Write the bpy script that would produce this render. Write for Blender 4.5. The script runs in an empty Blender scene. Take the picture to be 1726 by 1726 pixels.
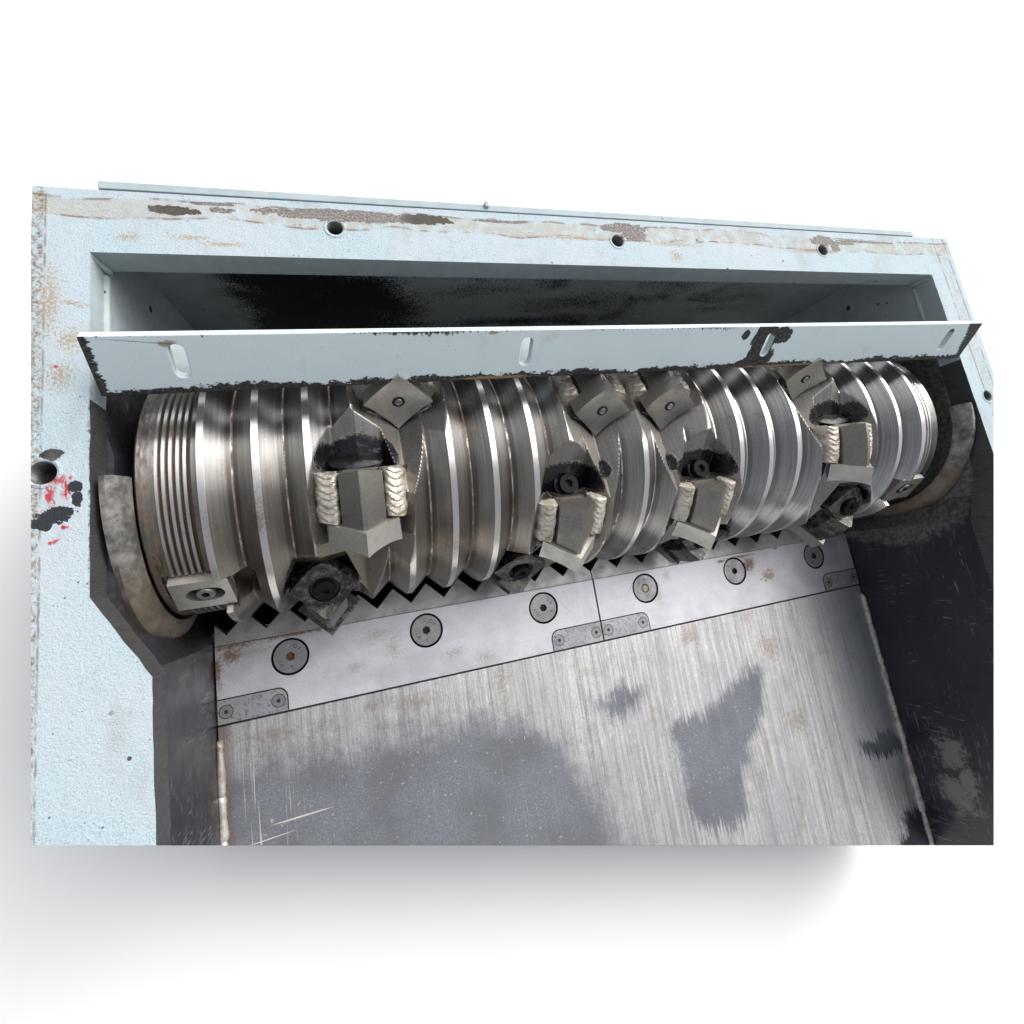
import bpy, bmesh, math, random
import numpy as np
from mathutils import Vector, Matrix, Euler
from mathutils.geometry import tessellate_polygon

random.seed(7)
rng = np.random.default_rng(7)
S = bpy.context.scene
COL = S.collection
R = math.radians

# ------------------------------------------------------------------ camera
cam = bpy.data.cameras.new("camera")
cam.sensor_width = 36.0
cam.lens = 864.427 / 1726 * 36.0
cam.shift_y = -83.0 / 1726
cam.clip_start = 0.01
cam.clip_end = 2000
camo = bpy.data.objects.new("camera", cam)
COL.objects.link(camo)
_a, _b, _c = 0.23774, -0.28086, -0.16235
camo.rotation_mode = 'XYZ'
camo.rotation_euler = (_a, _b, _c)
camo.location = (0.28094, -0.28018, 0.68478)
S.camera = camo

# ------------------------------------------------------------------ light
SUN_AZ, SUN_EL = R(47.0), R(43.0)          # azimuth from +Y towards +X
w = bpy.data.worlds.new("World")
S.world = w
w.use_nodes = True
nt = w.node_tree
nt.nodes.clear()
sky = nt.nodes.new("ShaderNodeTexSky")
sky.sky_type = 'NISHITA'
sky.sun_disc = False
sky.sun_elevation = SUN_EL
sky.sun_rotation = SUN_AZ
sky.air_density = 1.0
sky.dust_density = 6.0
sky.ozone_density = 1.0
hsv = nt.nodes.new("ShaderNodeHueSaturation")
hsv.inputs['Saturation'].default_value = 0.28
bg = nt.nodes.new("ShaderNodeBackground")
bg.inputs['Strength'].default_value = 0.15
wo = nt.nodes.new("ShaderNodeOutputWorld")
nt.links.new(sky.outputs[0], hsv.inputs['Color'])
nt.links.new(hsv.outputs[0], bg.inputs['Color'])
nt.links.new(bg.outputs[0], wo.inputs['Surface'])

sun = bpy.data.lights.new("sun", 'SUN')
sun.energy = 1.8
sun.angle = R(72)
sun.color = (1.0, 0.992, 0.98)
suno = bpy.data.objects.new("sun", sun)
COL.objects.link(suno)
sd = Vector((math.sin(SUN_AZ) * math.cos(SUN_EL), math.cos(SUN_AZ) * math.cos(SUN_EL), math.sin(SUN_EL)))
suno.rotation_euler = sd.to_track_quat('Z', 'Y').to_euler()
suno.location = (2, 2, 3)
S.view_settings.view_transform = 'Standard'
S.view_settings.look = 'None'
S.view_settings.gamma = 1.0
S.view_settings.exposure = 0.36
S.cycles.max_bounces = 8

# ------------------------------------------------------------------ node helper
class M:
    def __init__(self, name):
        self.m = bpy.data.materials.new(name)
        self.m.use_nodes = True
        self.t = self.m.node_tree
        self.t.nodes.clear()
        self.out = self.t.nodes.new("ShaderNodeOutputMaterial")
        self.b = self.t.nodes.new("ShaderNodeBsdfPrincipled")
        self.t.links.new(self.b.outputs[0], self.out.inputs['Surface'])
        self._pos = None

    def n(self, k):
        return self.t.nodes.new(k)

    def put(self, sock, v):
        if isinstance(v, bpy.types.NodeSocket):
            self.t.links.new(v, sock)
        elif isinstance(v, (tuple, list)) and len(v) == 3 and sock.type == 'RGBA':
            sock.default_value = (*v, 1)
        else:
            sock.default_value = v

    @property
    def pos(self):
        if self._pos is None:
            self._pos = self.n("ShaderNodeNewGeometry").outputs['Position']
        return self._pos

    def uv(self):
        return self.n("ShaderNodeUVMap").outputs[0]

    def attr(self, name):
        a = self.n("ShaderNodeAttribute")
        a.attribute_name = name
        return a.outputs['Fac']

    def scale(self, v, s, off=(0, 0, 0), rz=0.0):
        q = self.n("ShaderNodeMapping")
        self.put(q.inputs['Vector'], v)
        q.inputs['Scale'].default_value = s
        q.inputs['Location'].default_value = off
        q.inputs['Rotation'].default_value = (0, 0, rz)
        return q.outputs[0]

    def noise(self, v, scale, detail=3.0, rough=0.55, dist=0.0):
        q = self.n("ShaderNodeTexNoise")
        self.put(q.inputs['Vector'], v)
        q.inputs['Scale'].default_value = scale
        q.inputs['Detail'].default_value = detail
        q.inputs['Roughness'].default_value = rough
        q.inputs['Distortion'].default_value = dist
        return q.outputs['Fac']

    def voro(self, v, scale, feature='F1'):
        q = self.n("ShaderNodeTexVoronoi")
        q.feature = feature
        self.put(q.inputs['Vector'], v)
        q.inputs['Scale'].default_value = scale
        return q.outputs['Distance']

    def math(self, op, a, b=0.0, clamp=False):
        q = self.n("ShaderNodeMath")
        q.operation = op
        q.use_clamp = clamp
        self.put(q.inputs[0], a)
        self.put(q.inputs[1], b)
        return q.outputs[0]

    def add(self, a, b): return self.math('ADD', a, b)
    def mul(self, a, b): return self.math('MULTIPLY', a, b)
    def mx(self, a, b): return self.math('MAXIMUM', a, b)
    def mn(self, a, b): return self.math('MINIMUM', a, b)
    def sub(self, a, b): return self.math('SUBTRACT', a, b)

    def step(self, v, lo, hi):
        q = self.n("ShaderNodeMapRange")
        q.interpolation_type = 'SMOOTHSTEP'
        self.put(q.inputs[0], v)
        q.inputs[1].default_value = lo
        q.inputs[2].default_value = hi
        return q.outputs[0]

    def rng(self, v, a, b, c, d):
        q = self.n("ShaderNodeMapRange")
        self.put(q.inputs[0], v)
        for i, x in zip((1, 2, 3, 4), (a, b, c, d)):
            q.inputs[i].default_value = x
        return q.outputs[0]

    def mix(self, f, a, b):
        q = self.n("ShaderNodeMix")
        q.data_type = 'RGBA'
        self.put(q.inputs[0], f)
        self.put(q.inputs[6], a)
        self.put(q.inputs[7], b)
        return q.outputs[2]

    def sep(self, v):
        q = self.n("ShaderNodeSeparateXYZ")
        self.put(q.inputs[0], v)
        return q.outputs

    def blobs(self, v, L):
        """max over soft ellipses (cx, cy, rx, ry[, angle]); 1 in the middle, 0 on the rim, negative outside"""
        x, y, _ = self.sep(v)
        best = None
        for e in L:
            cx, cy, rx, ry = e[:4]
            ang = e[4] if len(e) > 4 else 0.0
            dx = self.sub(x, cx)
            dy = self.sub(y, cy)
            if ang:
                ca, sa = math.cos(ang), math.sin(ang)
                dx, dy = (self.add(self.mul(dx, ca), self.mul(dy, sa)), self.sub(self.mul(dy, ca), self.mul(dx, sa)))
            dx = self.mul(dx, 1 / rx)
            dy = self.mul(dy, 1 / ry)
            d = self.math('SQRT', self.add(self.mul(dx, dx), self.mul(dy, dy)))
            f = self.mx(self.sub(1.0, d), -3.0)
            best = f if best is None else self.mx(best, f)
        return best

    def meta(self, v, L):
        """sum of soft ellipses: flows together like spilt liquid; about .37 on the rim of one"""
        x, y, _ = self.sep(v)
        tot = None
        for e in L:
            cx, cy, rx, ry = e[:4]
            ang = e[4] if len(e) > 4 else 0.0
            dx, dy = self.sub(x, cx), self.sub(y, cy)
            if ang:
                ca, sa = math.cos(ang), math.sin(ang)
                dx, dy = (self.add(self.mul(dx, ca), self.mul(dy, sa)), self.sub(self.mul(dy, ca), self.mul(dx, sa)))
            dx, dy = self.mul(dx, 1 / rx), self.mul(dy, 1 / ry)
            f = self.math('POWER', 2.71828, self.mul(self.add(self.mul(dx, dx), self.mul(dy, dy)), -1.0))
            tot = f if tot is None else self.add(tot, f)
        return tot

    def bump(self, h, strength=0.3, dist=0.001, prev=None):
        q = self.n("ShaderNodeBump")
        q.inputs['Strength'].default_value = strength
        q.inputs['Distance'].default_value = dist
        self.put(q.inputs['Height'], h)
        if prev is not None:
            self.put(q.inputs['Normal'], prev)
        return q.outputs[0]

    def set(self, **k):
        names = dict(color='Base Color', rough='Roughness', metal='Metallic', normal='Normal', spec='Specular IOR Level')
        for a, v in k.items():
            self.put(self.b.inputs[names[a]], v)
        return self.m

PAINT = (0.40, 0.495, 0.53)
BLACK = (0.012, 0.012, 0.013)
RUST = (0.16, 0.065, 0.025)
OCHRE = (0.36, 0.22, 0.09)

# ---- painted faceplate
def mat_face():
    m = M("pale_blue_paint")
    p = m.pos
    x, y, z = m.sep(p)
    fine = m.noise(p, 420, 3)
    mid = m.noise(p, 60, 4)
    big = m.noise(p, 7, 3)
    huge = m.noise(p, 900, 2)
    col = m.mix(m.step(big, .3, .7), (0.42, 0.475, 0.515), (0.385, 0.485, 0.53))
    col = m.mix(m.mul(m.step(mid, .55, .75), .35), col, (0.33, 0.39, 0.41))
    # pitted orange-peel specks
    sp = m.step(m.add(fine, m.mul(m.sub(big, .5), .25)), .60, .68)
    col = m.mix(m.mul(sp, .6), col, (0.20, 0.235, 0.25))
    pit = m.mul(m.step(m.voro(p, 190), .16, .09), m.step(m.noise(p, 33, 3), .44, .60))
    col = m.mix(m.mul(pit, .75), col, (0.10, 0.105, 0.105))
    grit = m.step(m.noise(p, 520, 4, .8), .54, .66)
    col = m.mix(m.mul(grit, m.rng(big, .3, .7, .25, .5)), col, (0.20, 0.21, 0.21))
    # old sealant band along the top edge with two thin rusty lines
    yc = m.add(y, m.mul(m.sub(m.noise(m.scale(p, (6, 6, 6)), 1.2, 2), .5), .030))
    band = m.mul(m.step(yc, .226, .230), m.step(yc, .257, .253))
    bandn = m.mul(band, m.step(m.add(mid, m.mul(m.noise(p, 15, 3), .5)), .55, .85))
    leftw = m.step(x, .16, .02)
    bandn = m.mx(bandn, m.mul(band, m.mul(leftw, .8)))
    col = m.mix(m.mul(bandn, .55), col, (0.36, 0.31, 0.24))
    l1 = m.mul(m.step(yc, .2265, .2285), m.step(yc, .2315, .2295))
    l2 = m.mul(m.step(yc, .2535, .255), m.step(yc, .2585, .2570))
    ln = m.mul(m.mx(l1, l2), m.step(m.noise(p, 30, 4), .42, .6))
    col = m.mix(m.mul(ln, .75), col, (0.17, 0.10, 0.05))
    # rusty left edge strip and sealant line on the right arm
    ed = m.add(x, m.mul(m.sub(m.noise(p, 160, 3), .5), .003))
    edge = m.mul(m.step(ed, -.0462, -.0490), m.step(m.noise(p, 150, 5, .7), .40, .62))
    edc = m.mix(m.step(m.noise(p, 260, 4, .7), .42, .6), (0.085, 0.050, 0.028), (0.30, 0.235, 0.17))
    col = m.mix(m.mul(edge, .85), col, edc)
    eln = m.mul(m.step(ed, -.0475, -.0465), m.step(ed, -.0440, -.0452))
    col = m.mix(m.mul(m.mul(eln, .6), m.step(m.noise(p, 40, 4), .38, .55)), col, (0.12, 0.075, 0.045))
    rl = m.add(x, m.mul(y, 0.0))
    rs = m.mul(m.mul(m.step(rl, 1.542, 1.547), m.step(rl, 1.575, 1.570)), m.step(m.noise(p, 90, 5, .7), .42, .66))
    col = m.mix(m.mul(rs, .6), col, (0.30, 0.25, 0.19))
    rln = m.mx(m.mul(m.step(rl, 1.540, 1.542), m.step(rl, 1.546, 1.544)), m.mul(m.step(rl, 1.572, 1.574), m.step(rl, 1.579, 1.576)))
    col = m.mix(m.mul(rln, m.mul(m.step(m.noise(p, 28, 4), .36, .52), .6)), col, (0.14, 0.10, 0.07))
    # ochre saw-dust stains
    oc = m.blobs(p, [(0.868, .201, .028, .022), (.868, .225, .10, .010), (-.019, .06, .034, .03), (-.03, .015, .03, .035), (-.02, .108, .04, .008, -.25),
                     (.04, .201, .025, .012), (.11, .203, .045, .008), (.15, .195, .06, .008), (1.18, .222, .14, .008), (.66, .228, .2, .006), (-.04, .11, .02, .1), (1.50, .1, .015, .06)])
    ocm = m.step(m.add(oc, m.mul(m.sub(m.noise(p, 300, 5, .75), .5), 3.6)), .42, 1.0)
    col = m.mix(m.mul(ocm, .72), col, m.mix(m.noise(p, 200, 3), (0.20, 0.125, 0.055), (0.42, 0.31, 0.17)))
    # chipped paint down to dark primer
    ch = m.blobs(p, [(.092, .243, .034, .008, -.05), (.148, .247, .020, .005), (.315, .248, .13, .011), (.42, .249, .055, .010), (.235, .250, .06, .005),
                     (.772, .252, .05, .011), (.79, .24, .028, .014), (1.222, .246, .035, .012), (1.25, .236, .014, .014), (1.28, .243, .03, .004), (1.34, .249, .10, .003), (.14, .256, .03, .003), (.55, .252, .05, .003)])
    chm = m.step(m.add(ch, m.mul(m.sub(m.noise(p, 95, 5, .65), .5), 1.5)), .08, .16)
    chc = m.mix(m.step(m.noise(p, 300, 3), .4, .62), (0.13, 0.115, 0.105), (0.25, 0.23, 0.22))
    chc = m.mix(m.step(m.blobs(p, [(.092, .243, .05, .02), (.435, .248, .05, .02)]), 0, .3), chc, (0.07, 0.06, 0.05))
    col = m.mix(chm, col, chc)
    # red and black marks round the left hole
    rd = m.blobs(p, [(-.037, -.128, .010, .024), (-.022, -.122, .009, .022), (-.031, -.11, .022, .008), (-.040, -.15, .010, .010), (-.024, -.165, .008, .005), (-.033, -.180, .012, .004, .3), (-.033, .026, .004, .003)])
    rdm = m.step(m.add(rd, m.mul(m.sub(m.noise(m.scale(p, (1, .45, 1)), 300, 5, .8), .5), 2.9)), .30, .85)
    col = m.mix(m.mul(rdm, .95), col, (0.36, 0.014, 0.022))
    bk = m.blobs(p, [(-.034, -.152, .024, .011, .25), (-.036, -.081, .012, .008), (-.014, -.120, .008, .008), (-.043, -.16, .012, .008), (-.012, -.135, .006, .01)])
    bkm = m.step(m.add(bk, m.mul(m.sub(m.noise(p, 160, 4, .65), .5), 1.3)), .10, .18)
    col = m.mix(bkm, col, (0.02, 0.024, 0.03))
    gr = m.mul(m.step(m.noise(m.scale(p, (1.0, .55, 1)), 9, 5, .68), .50, .72), .42)
    col = m.mix(gr, col, (0.235, 0.225, 0.195))
    wear = m.mul(m.step(m.noise(p, 230, 5, .75), .60, .72), m.step(m.noise(p, 6, 3), .45, .65))
    col = m.mix(m.mul(wear, .5), col, (0.27, 0.205, 0.14))
    # dark chips scattered singly
    v = m.voro(p, 26)
    dots = m.mul(m.step(v, .085, .06), m.step(m.noise(p, 9, 1), .52, .6))
    v2 = m.voro(m.add(p, .37) if False else m.scale(p, (1, 1, 1), (.3, .1, 0)), 75)
    dots2 = m.mul(m.step(v2, .11, .07), m.step(m.noise(p, 14, 1), .5, .6))
    col = m.mix(m.mx(dots, m.mul(dots2, .8)), col, (0.07, 0.055, 0.05))
    # chipped rim along the opening (left arm)
    rim = m.mul(m.step(m.add(x, m.mul(m.sub(m.noise(p, 120, 4), .5), .014)), -.0015, .0015), m.mul(m.mul(m.step(y, .0, -.02), m.step(y, -.25, -.24)), m.step(x, .03, .02)))
    col = m.mix(rim, col, (0.06, 0.055, 0.05))
    h = m.add(m.mul(m.noise(p, 330, 3), .7), m.mul(m.noise(p, 110, 2), .6))
    h = m.sub(h, m.mul(m.mx(chm, bkm), .5))
    return m.set(color=col, rough=m.rng(mid, .3, .7, .62, .8), spec=.3, normal=m.bump(m.add(h, m.mul(m.noise(p, 620, 3, .7), .7)), .7, .0016))

def mat_paint_plain(name, overspray=0.0, col0=(0.30, 0.36, 0.36)):
    m = M(name)
    p = m.pos
    mid = m.noise(p, 45, 4)
    col = m.mix(m.step(mid, .35, .7), col0, tuple(c * .88 for c in col0))
    dots = m.mul(m.step(m.voro(p, 40), .12, .08), m.step(m.noise(p, 12, 1), .5, .6))
    col = m.mix(m.mul(dots, .9), col, (0.05, 0.035, 0.03))
    if overspray:
        b = m.noise(m.scale(p, (3.2, 2, 5.5)), 1.6, 2, .5, .6)
        g = m.noise(p, 520, 2)
        x, y, z = m.sep(p)
        bb = m.blobs(m.n("ShaderNodeCombineXYZ").outputs[0], []) if False else None
        g2 = m.noise(p, 240, 2)
        msk = m.step(m.add(m.add(m.add(b, m.mul(m.sub(g, .5), .9)), m.mul(m.sub(g2, .5), .5)), m.mul(m.step(m.math('ABSOLUTE', m.sub(x, .27)), .20, .05), .38)), .50, .66)
        endl = m.mul(m.step(x, .06, .13), m.step(x, 1.40, 1.10))
        col = m.mix(m.mul(msk, endl), col, (0.008, 0.008, 0.012))
    return m.set(color=col, rough=.72, spec=.3, normal=m.bump(m.noise(p, 260, 3), .35, .001))

def mat_flange():
    m = M("flange_paint")
    uv = m.uv()
    p = m.pos
    x, s, _ = m.sep(uv)
    mid = m.noise(uv, 45, 4)
    big = m.noise(uv, 6, 2)
    col = m.mix(m.step(big, .3, .7), (0.52, 0.615, 0.64), (0.54, 0.63, 0.65))
    col = m.mix(m.mul(m.step(m.noise(uv, 380, 3), .6, .7), .35), col, (0.26, 0.30, 0.31))
    col = m.mix(m.mul(m.step(m.noise(uv, 22, 4), .58, .75), .22), col, (0.34, 0.31, 0.25))
    n1 = m.noise(m.scale(uv, (1, 1.6, 1)), 75, 5, .7)
    n2 = m.noise(uv, 9, 2)
    low = m.add(m.mul(s, -1.0), m.add(m.mul(m.sub(n1, .5), .030), m.mul(m.sub(n2, .5), .022)))
    chl = m.step(low, -.0096, -.0082)
    hi = m.add(s, m.add(m.mul(m.sub(m.noise(m.scale(uv, (1, .35, 1)), 190, 4, .7), .5), .030), m.mul(m.sub(m.noise(uv, 4, 2), .5), .03)))
    chh = m.mul(m.step(hi, .0755, .0770), m.step(x, 1.0, .8))
    lx = m.add(x, m.mul(m.sub(m.noise(m.scale(uv, (.35, 1.6, 1)), 110, 4, .7), .5), .028))
    end = m.mx(m.step(lx, .0205, .0190), m.step(m.sub(lx, m.mul(m.sub(.06, s), .35)), 1.462, 1.466))
    pt = m.blobs(m.scale(uv, (1, 1, 1)), [(.968, .055, .034, .045), (.972, .02, .040, .030), (.945, .006, .03, .014), (1.0, .06, .03, .02), (.925, .062, .010, .012)])
    ptm = m.step(m.add(pt, m.mul(m.sub(m.noise(uv, 110, 4, .6), .5), .7)), .22, .27)
    ny = m.sep(m.n("ShaderNodeNewGeometry").outputs['True Normal'])[1]
    front = m.step(ny, -.2, -.5)
    blk = m.mx(m.mul(m.mx(chl, chh), front), m.mul(m.mx(end, ptm), front))
    col = m.mix(blk, col, m.mix(m.step(m.noise(uv, 200, 3), .4, .65), (0.013, 0.013, 0.014), (0.05, 0.045, 0.042)))
    dots = m.mul(m.step(m.voro(uv, 120), .11, .06), m.step(m.noise(uv, 15, 2), .5, .62))
    col = m.mix(m.mul(dots, .9), col, (0.09, 0.05, 0.04))
    rs = m.step(m.add(m.blobs(uv, [(.096, .066, .014, .008), (.49, .073, .012, .004), (.5, .003, .09, .004), (1.05, .002, .2, .003)]), m.mul(m.sub(n1, .5), 1.5)), .2, .6)
    col = m.mix(m.mul(rs, .8), col, (0.24, 0.16, 0.08))
    # bare, dirty underside and lower edge
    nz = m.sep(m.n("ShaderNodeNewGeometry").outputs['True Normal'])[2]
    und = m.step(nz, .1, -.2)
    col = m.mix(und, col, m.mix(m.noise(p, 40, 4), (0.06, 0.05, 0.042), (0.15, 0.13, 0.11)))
    h = m.sub(m.mul(m.noise(uv, 300, 3), .5), m.mul(blk, .8))
    return m.set(color=col, rough=.62, spec=.35, normal=m.bump(h, .35, .001))

def mat_dark_wall():
    m = M("black_wall_paint")
    p = m.pos
    x, y, z = m.sep(p)
    col = m.mix(m.step(m.noise(p, 8, 3), .35, .7), (0.008, 0.0095, 0.016), (0.017, 0.019, 0.028))
    # thin scratches in two directions
    yz = m.n("ShaderNodeCombineXYZ")
    m.put(yz.inputs[0], y); m.put(yz.inputs[1], z); m.put(yz.inputs[2], m.mul(x, .3))
    v = yz.outputs[0]
    w1 = m.add(m.noise(m.scale(v, (26, 300, 3)), 1.0, 3, .6, .3), m.mul(m.noise(v, 9, 2), .22))
    w2 = m.add(m.noise(m.scale(v, (330, 30, 3), (0, 0, 0), .5), 1.0, 3, .6, .2), m.mul(m.noise(v, 12, 2), .24))
    w3 = m.noise(m.scale(v, (3, 160, 3), (0, 0, 0), -.32), 1.0, 2, .5, .5)
    clump = m.noise(v, 5, 3)
    w1 = m.add(w1, m.mul(m.sub(clump, .5), .45))
    w2 = m.add(w2, m.mul(m.sub(m.noise(m.scale(v, (1, 1, 1), (3, 1, 0)), 6, 3), .5), .5))
    sc = m.mx(m.mx(m.step(w1, .77, .85), m.step(w2, .78, .86)), m.step(w3, .765, .79))
    col = m.mix(m.mul(sc, .8), col, (0.17, 0.165, 0.15))
    # scuffed down to grey metal beside the rotor and low on the right
    sv = m.n("ShaderNodeCombineXYZ")
    m.put(sv.inputs[0], y); m.put(sv.inputs[1], z)
    d = m.math('SQRT', m.add(m.math('POWER', m.add(y, .103), 2.0), m.math('POWER', m.add(z, .215), 2.0)))
    ring = m.mul(m.step(m.add(d, m.mul(m.sub(m.noise(p, 60, 4, .7), .5), .07)), .285, .262), m.step(z, .3, -.05))
    col = m.mix(m.mul(ring, m.rng(x, .7, .8, .16, .75)), col, m.mix(m.step(m.noise(m.scale(p, (20, 60, 60)), 2.0, 4), .35, .65), (0.07, 0.07, 0.066), (0.17, 0.165, 0.155)))
    bl = m.blobs(sv.outputs[0], [(-.835, -.235, .06, .05), (-.915, -.245, .06, .06), (-.88, -.22, .05, .035)])
    blm = m.mul(m.step(m.add(m.add(bl, m.mul(m.sub(m.noise(p, 45, 6, .72), .5), 2.4)), m.mul(m.sub(m.noise(p, 200, 4, .7), .5), .9)), .15, .75), m.step(x, .7, .8))
    col = m.mix(m.mul(blm, .8), col, (0.17, 0.17, 0.16))
    lw = m.mul(m.step(x, .4, .3), m.step(m.noise(m.scale(p, (30, 30, 60), (0, 0, 0)), 1.6, 5, .7, .4), .56, .66))
    col = m.mix(m.mul(lw, m.mul(m.step(y, -.45, -.52), .5)), col, (0.11, 0.105, 0.10))
    return m.set(color=col, rough=m.rng(m.noise(p, 30, 3), .3, .7, .26, .42), normal=m.bump(m.add(m.noise(p, 90, 3), m.mul(sc, -1.0)), .25, .001))

def mat_edge():
    m = M("flame_cut_edge")
    p = m.pos
    st = m.noise(m.scale(p, (900, 900, 40)), 1.0, 3)
    col = m.mix(m.step(st, .3, .7), (0.038, 0.038, 0.037), (0.070, 0.069, 0.067))
    col = m.mix(m.mul(m.step(m.noise(p, 40, 5, .7), .5, .7), .4), col, (0.022, 0.022, 0.022))
    return m.set(color=col, rough=.6, metal=.2, normal=m.bump(st, .5, .0012))

def steel_base(m, v, along='y', base=(0.60, 0.60, 0.63), dirt=.5):
    pass

def mat_floor():
    m = M("worn_floor_steel")
    p = m.pos
    x, y, z = m.sep(p)
    # brushed streaks along Y
    st1 = m.noise(m.scale(p, (420, 9, 1)), 1.0, 4, .65)
    st2 = m.noise(m.scale(p, (140, 3.0, 1)), 1.0, 3, .6)
    st3 = m.noise(m.scale(p, (900, 40, 1)), 1.0, 2, .6)
    fine = m.noise(p, 420, 4, .7)
    mid = m.noise(p, 18, 4)
    col = m.mix(m.step(m.add(m.mul(st1, .5), m.mul(st2, .5)), .36, .64), (0.36, 0.355, 0.36), (0.66, 0.65, 0.65))
    col = m.mix(m.mul(m.step(m.noise(p, 650, 4, .75), .50, .62), .55), col, (0.17, 0.165, 0.16))
    col = m.mix(m.mul(m.step(m.noise(m.scale(p, (520, 60, 1)), 1.0, 4, .7), .54, .66), .55), col, (0.80, 0.785, 0.77))
    cl = m.noise(m.scale(p, (1, .7, 1)), 6, 4, .6)
    col = m.mix(m.mul(m.step(cl, .45, .68), .35), col, (0.36, 0.37, 0.40))
    # warm dirt film
    col = m.mix(m.mul(m.step(m.add(mid, m.mul(m.sub(fine, .5), .6)), .52, .72), .40), col, (0.30, 0.25, 0.19))
    blotch = m.blobs(p, [(.36, -.50, .09, .03), (.52, -.50, .03, .06), (.12, -.50, .10, .03), (1.16, -.56, .05, .06), (.95, -.50, .05, .03), (1.18, -.72, .06, .05), (.28, -.49, .03, .02)])
    col = m.mix(m.mul(m.step(m.add(blotch, m.mul(m.sub(m.noise(p, 120, 4, .7), .5), 2.2)), .3, 1.0), .5), col, (0.25, 0.20, 0.14))
    # intact grey scale patches, streaked at their rims
    stn = m.sub(m.noise(m.scale(p, (190, 5, 1)), 1.0, 5, .7), .5)
    wob = m.sub(m.noise(p, 11, 4, .6), .5)
    wob2 = m.sub(m.noise(m.scale(p, (1, 1, 1), (.7, .2, 0)), 13, 4, .6), .5)
    cv = m.n("ShaderNodeCombineXYZ")
    m.put(cv.inputs[0], m.add(x, m.add(m.mul(wob, .07), m.mul(m.sub(fine, .5), .02))))
    m.put(cv.inputs[1], m.add(y, m.add(m.mul(stn, .11), m.mul(wob2, .09))))
    pv = cv.outputs[0]
    sn = m.add(m.mul(stn, 1.2), m.mul(m.sub(fine, .5), 1.2))
    A = m.meta(pv, [(.20, -.80, .26, .22), (.45, -.80, .19, .20), (.10, -.70, .10, .12), (.54, -.82, .085, .13), (.2, -1.0, .5, .3)])
    B = m.meta(pv, [(.925, -.77, .062, .075), (.985, -.72, .065, .07, .6), (1.085, -.625, .045, .040, .5), (1.04, -.665, .045, .045), (.95, -.835, .055, .035), (.90, -.69, .035, .035)])
    C = m.meta(pv, [(.70, -.58, .07, .028), (.765, -.60, .045, .05), (.80, -.58, .05, .026)])
    mott = m.sub(m.noise(p, 40, 5, .7), .5)
    am = m.step(m.add(m.add(m.mx(A, m.mx(B, m.mul(C, .38))), m.mul(sn, .34)), m.mul(mott, .45)), .16, .70)
    scale_col = m.mix(m.step(m.noise(p, 330, 3), .35, .7), (0.145, 0.155, 0.178), (0.215, 0.225, 0.25))
    fleck = m.mul(m.step(m.noise(p, 160, 3, .7), .66, .70), .8)
    scale_col = m.mix(m.mul(m.step(m.noise(p, 9, 4, .6), .40, .65), .5), scale_col, (0.115, 0.118, 0.13))
    scale_col = m.mix(fleck, scale_col, (0.55, 0.53, 0.50))
    lines = m.step(m.noise(m.scale(p, (320, 5, 1)), 1.0, 4, .65), .60, .68)
    edgeL = m.step(x, .22, .06)
    scale_col = m.mix(m.mul(lines, m.mx(m.mul(edgeL, .9), .10)), scale_col, (0.55, 0.53, 0.50))
    scr = m.blobs(p, [(.155, -.635, .055, .0016, .02), (.10, -.655, .05, .0010, .05)])
    scale_col = m.mix(m.step(scr, 0, .4), scale_col, (0.58, 0.55, 0.5))
    col = m.mix(am, col, scale_col)
    # nearly black scale by the right-hand weld
    D = m.meta(pv, [(1.425, -.815, .042, .022, -.35), (1.36, -.825, .04, .020, -.5), (1.43, -.84, .035, .016), (1.45, -1.02, .05, .07, .3), (1.40, -1.06, .05, .04)])
    dm = m.step(m.add(m.add(D, m.mul(sn, .40)), m.mul(mott, .4)), .24, .62)
    col = m.mix(dm, col, (0.022, 0.023, 0.03))
    # bluish ground strip along the right
    bl = m.mul(m.step(m.add(x, m.mul(m.sub(st2, .5), .25)), 1.28, 1.40), m.step(y, -.92, -.72))
    col = m.mix(m.mul(bl, .55), col, (0.30, 0.345, 0.40))
    # cross scratches parallel to the seam
    sx = m.step(m.noise(m.scale(p, (9, 700, 1)), 1.0, 3, .6), .70, .76)
    nearseam = m.step(y, -.52, -.475)
    col = m.mix(m.mul(sx, m.add(m.mul(nearseam, .6), .06)), col, (0.15, 0.15, 0.16))
    rl = m.mul(m.step(m.add(x, m.mul(m.sub(fine, .5), .03)), .060, .045), 1.0)
    col = m.mix(m.mul(rl, .65), col, (0.14, 0.085, 0.05))
    rough = m.rng(m.add(m.mul(st1, .5), m.mul(mid, .5)), .3, .7, .44, .58)
    rough = m.mx(rough, m.mul(am, .55))
    metal = m.sub(.88, m.mul(m.mx(am, dm), .45))
    h = m.add(m.add(m.mul(st1, .6), m.mul(st3, .5)), m.mul(fine, .5))
    return m.set(color=col, rough=rough, metal=metal, normal=m.bump(h, .22, .0006))

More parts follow.
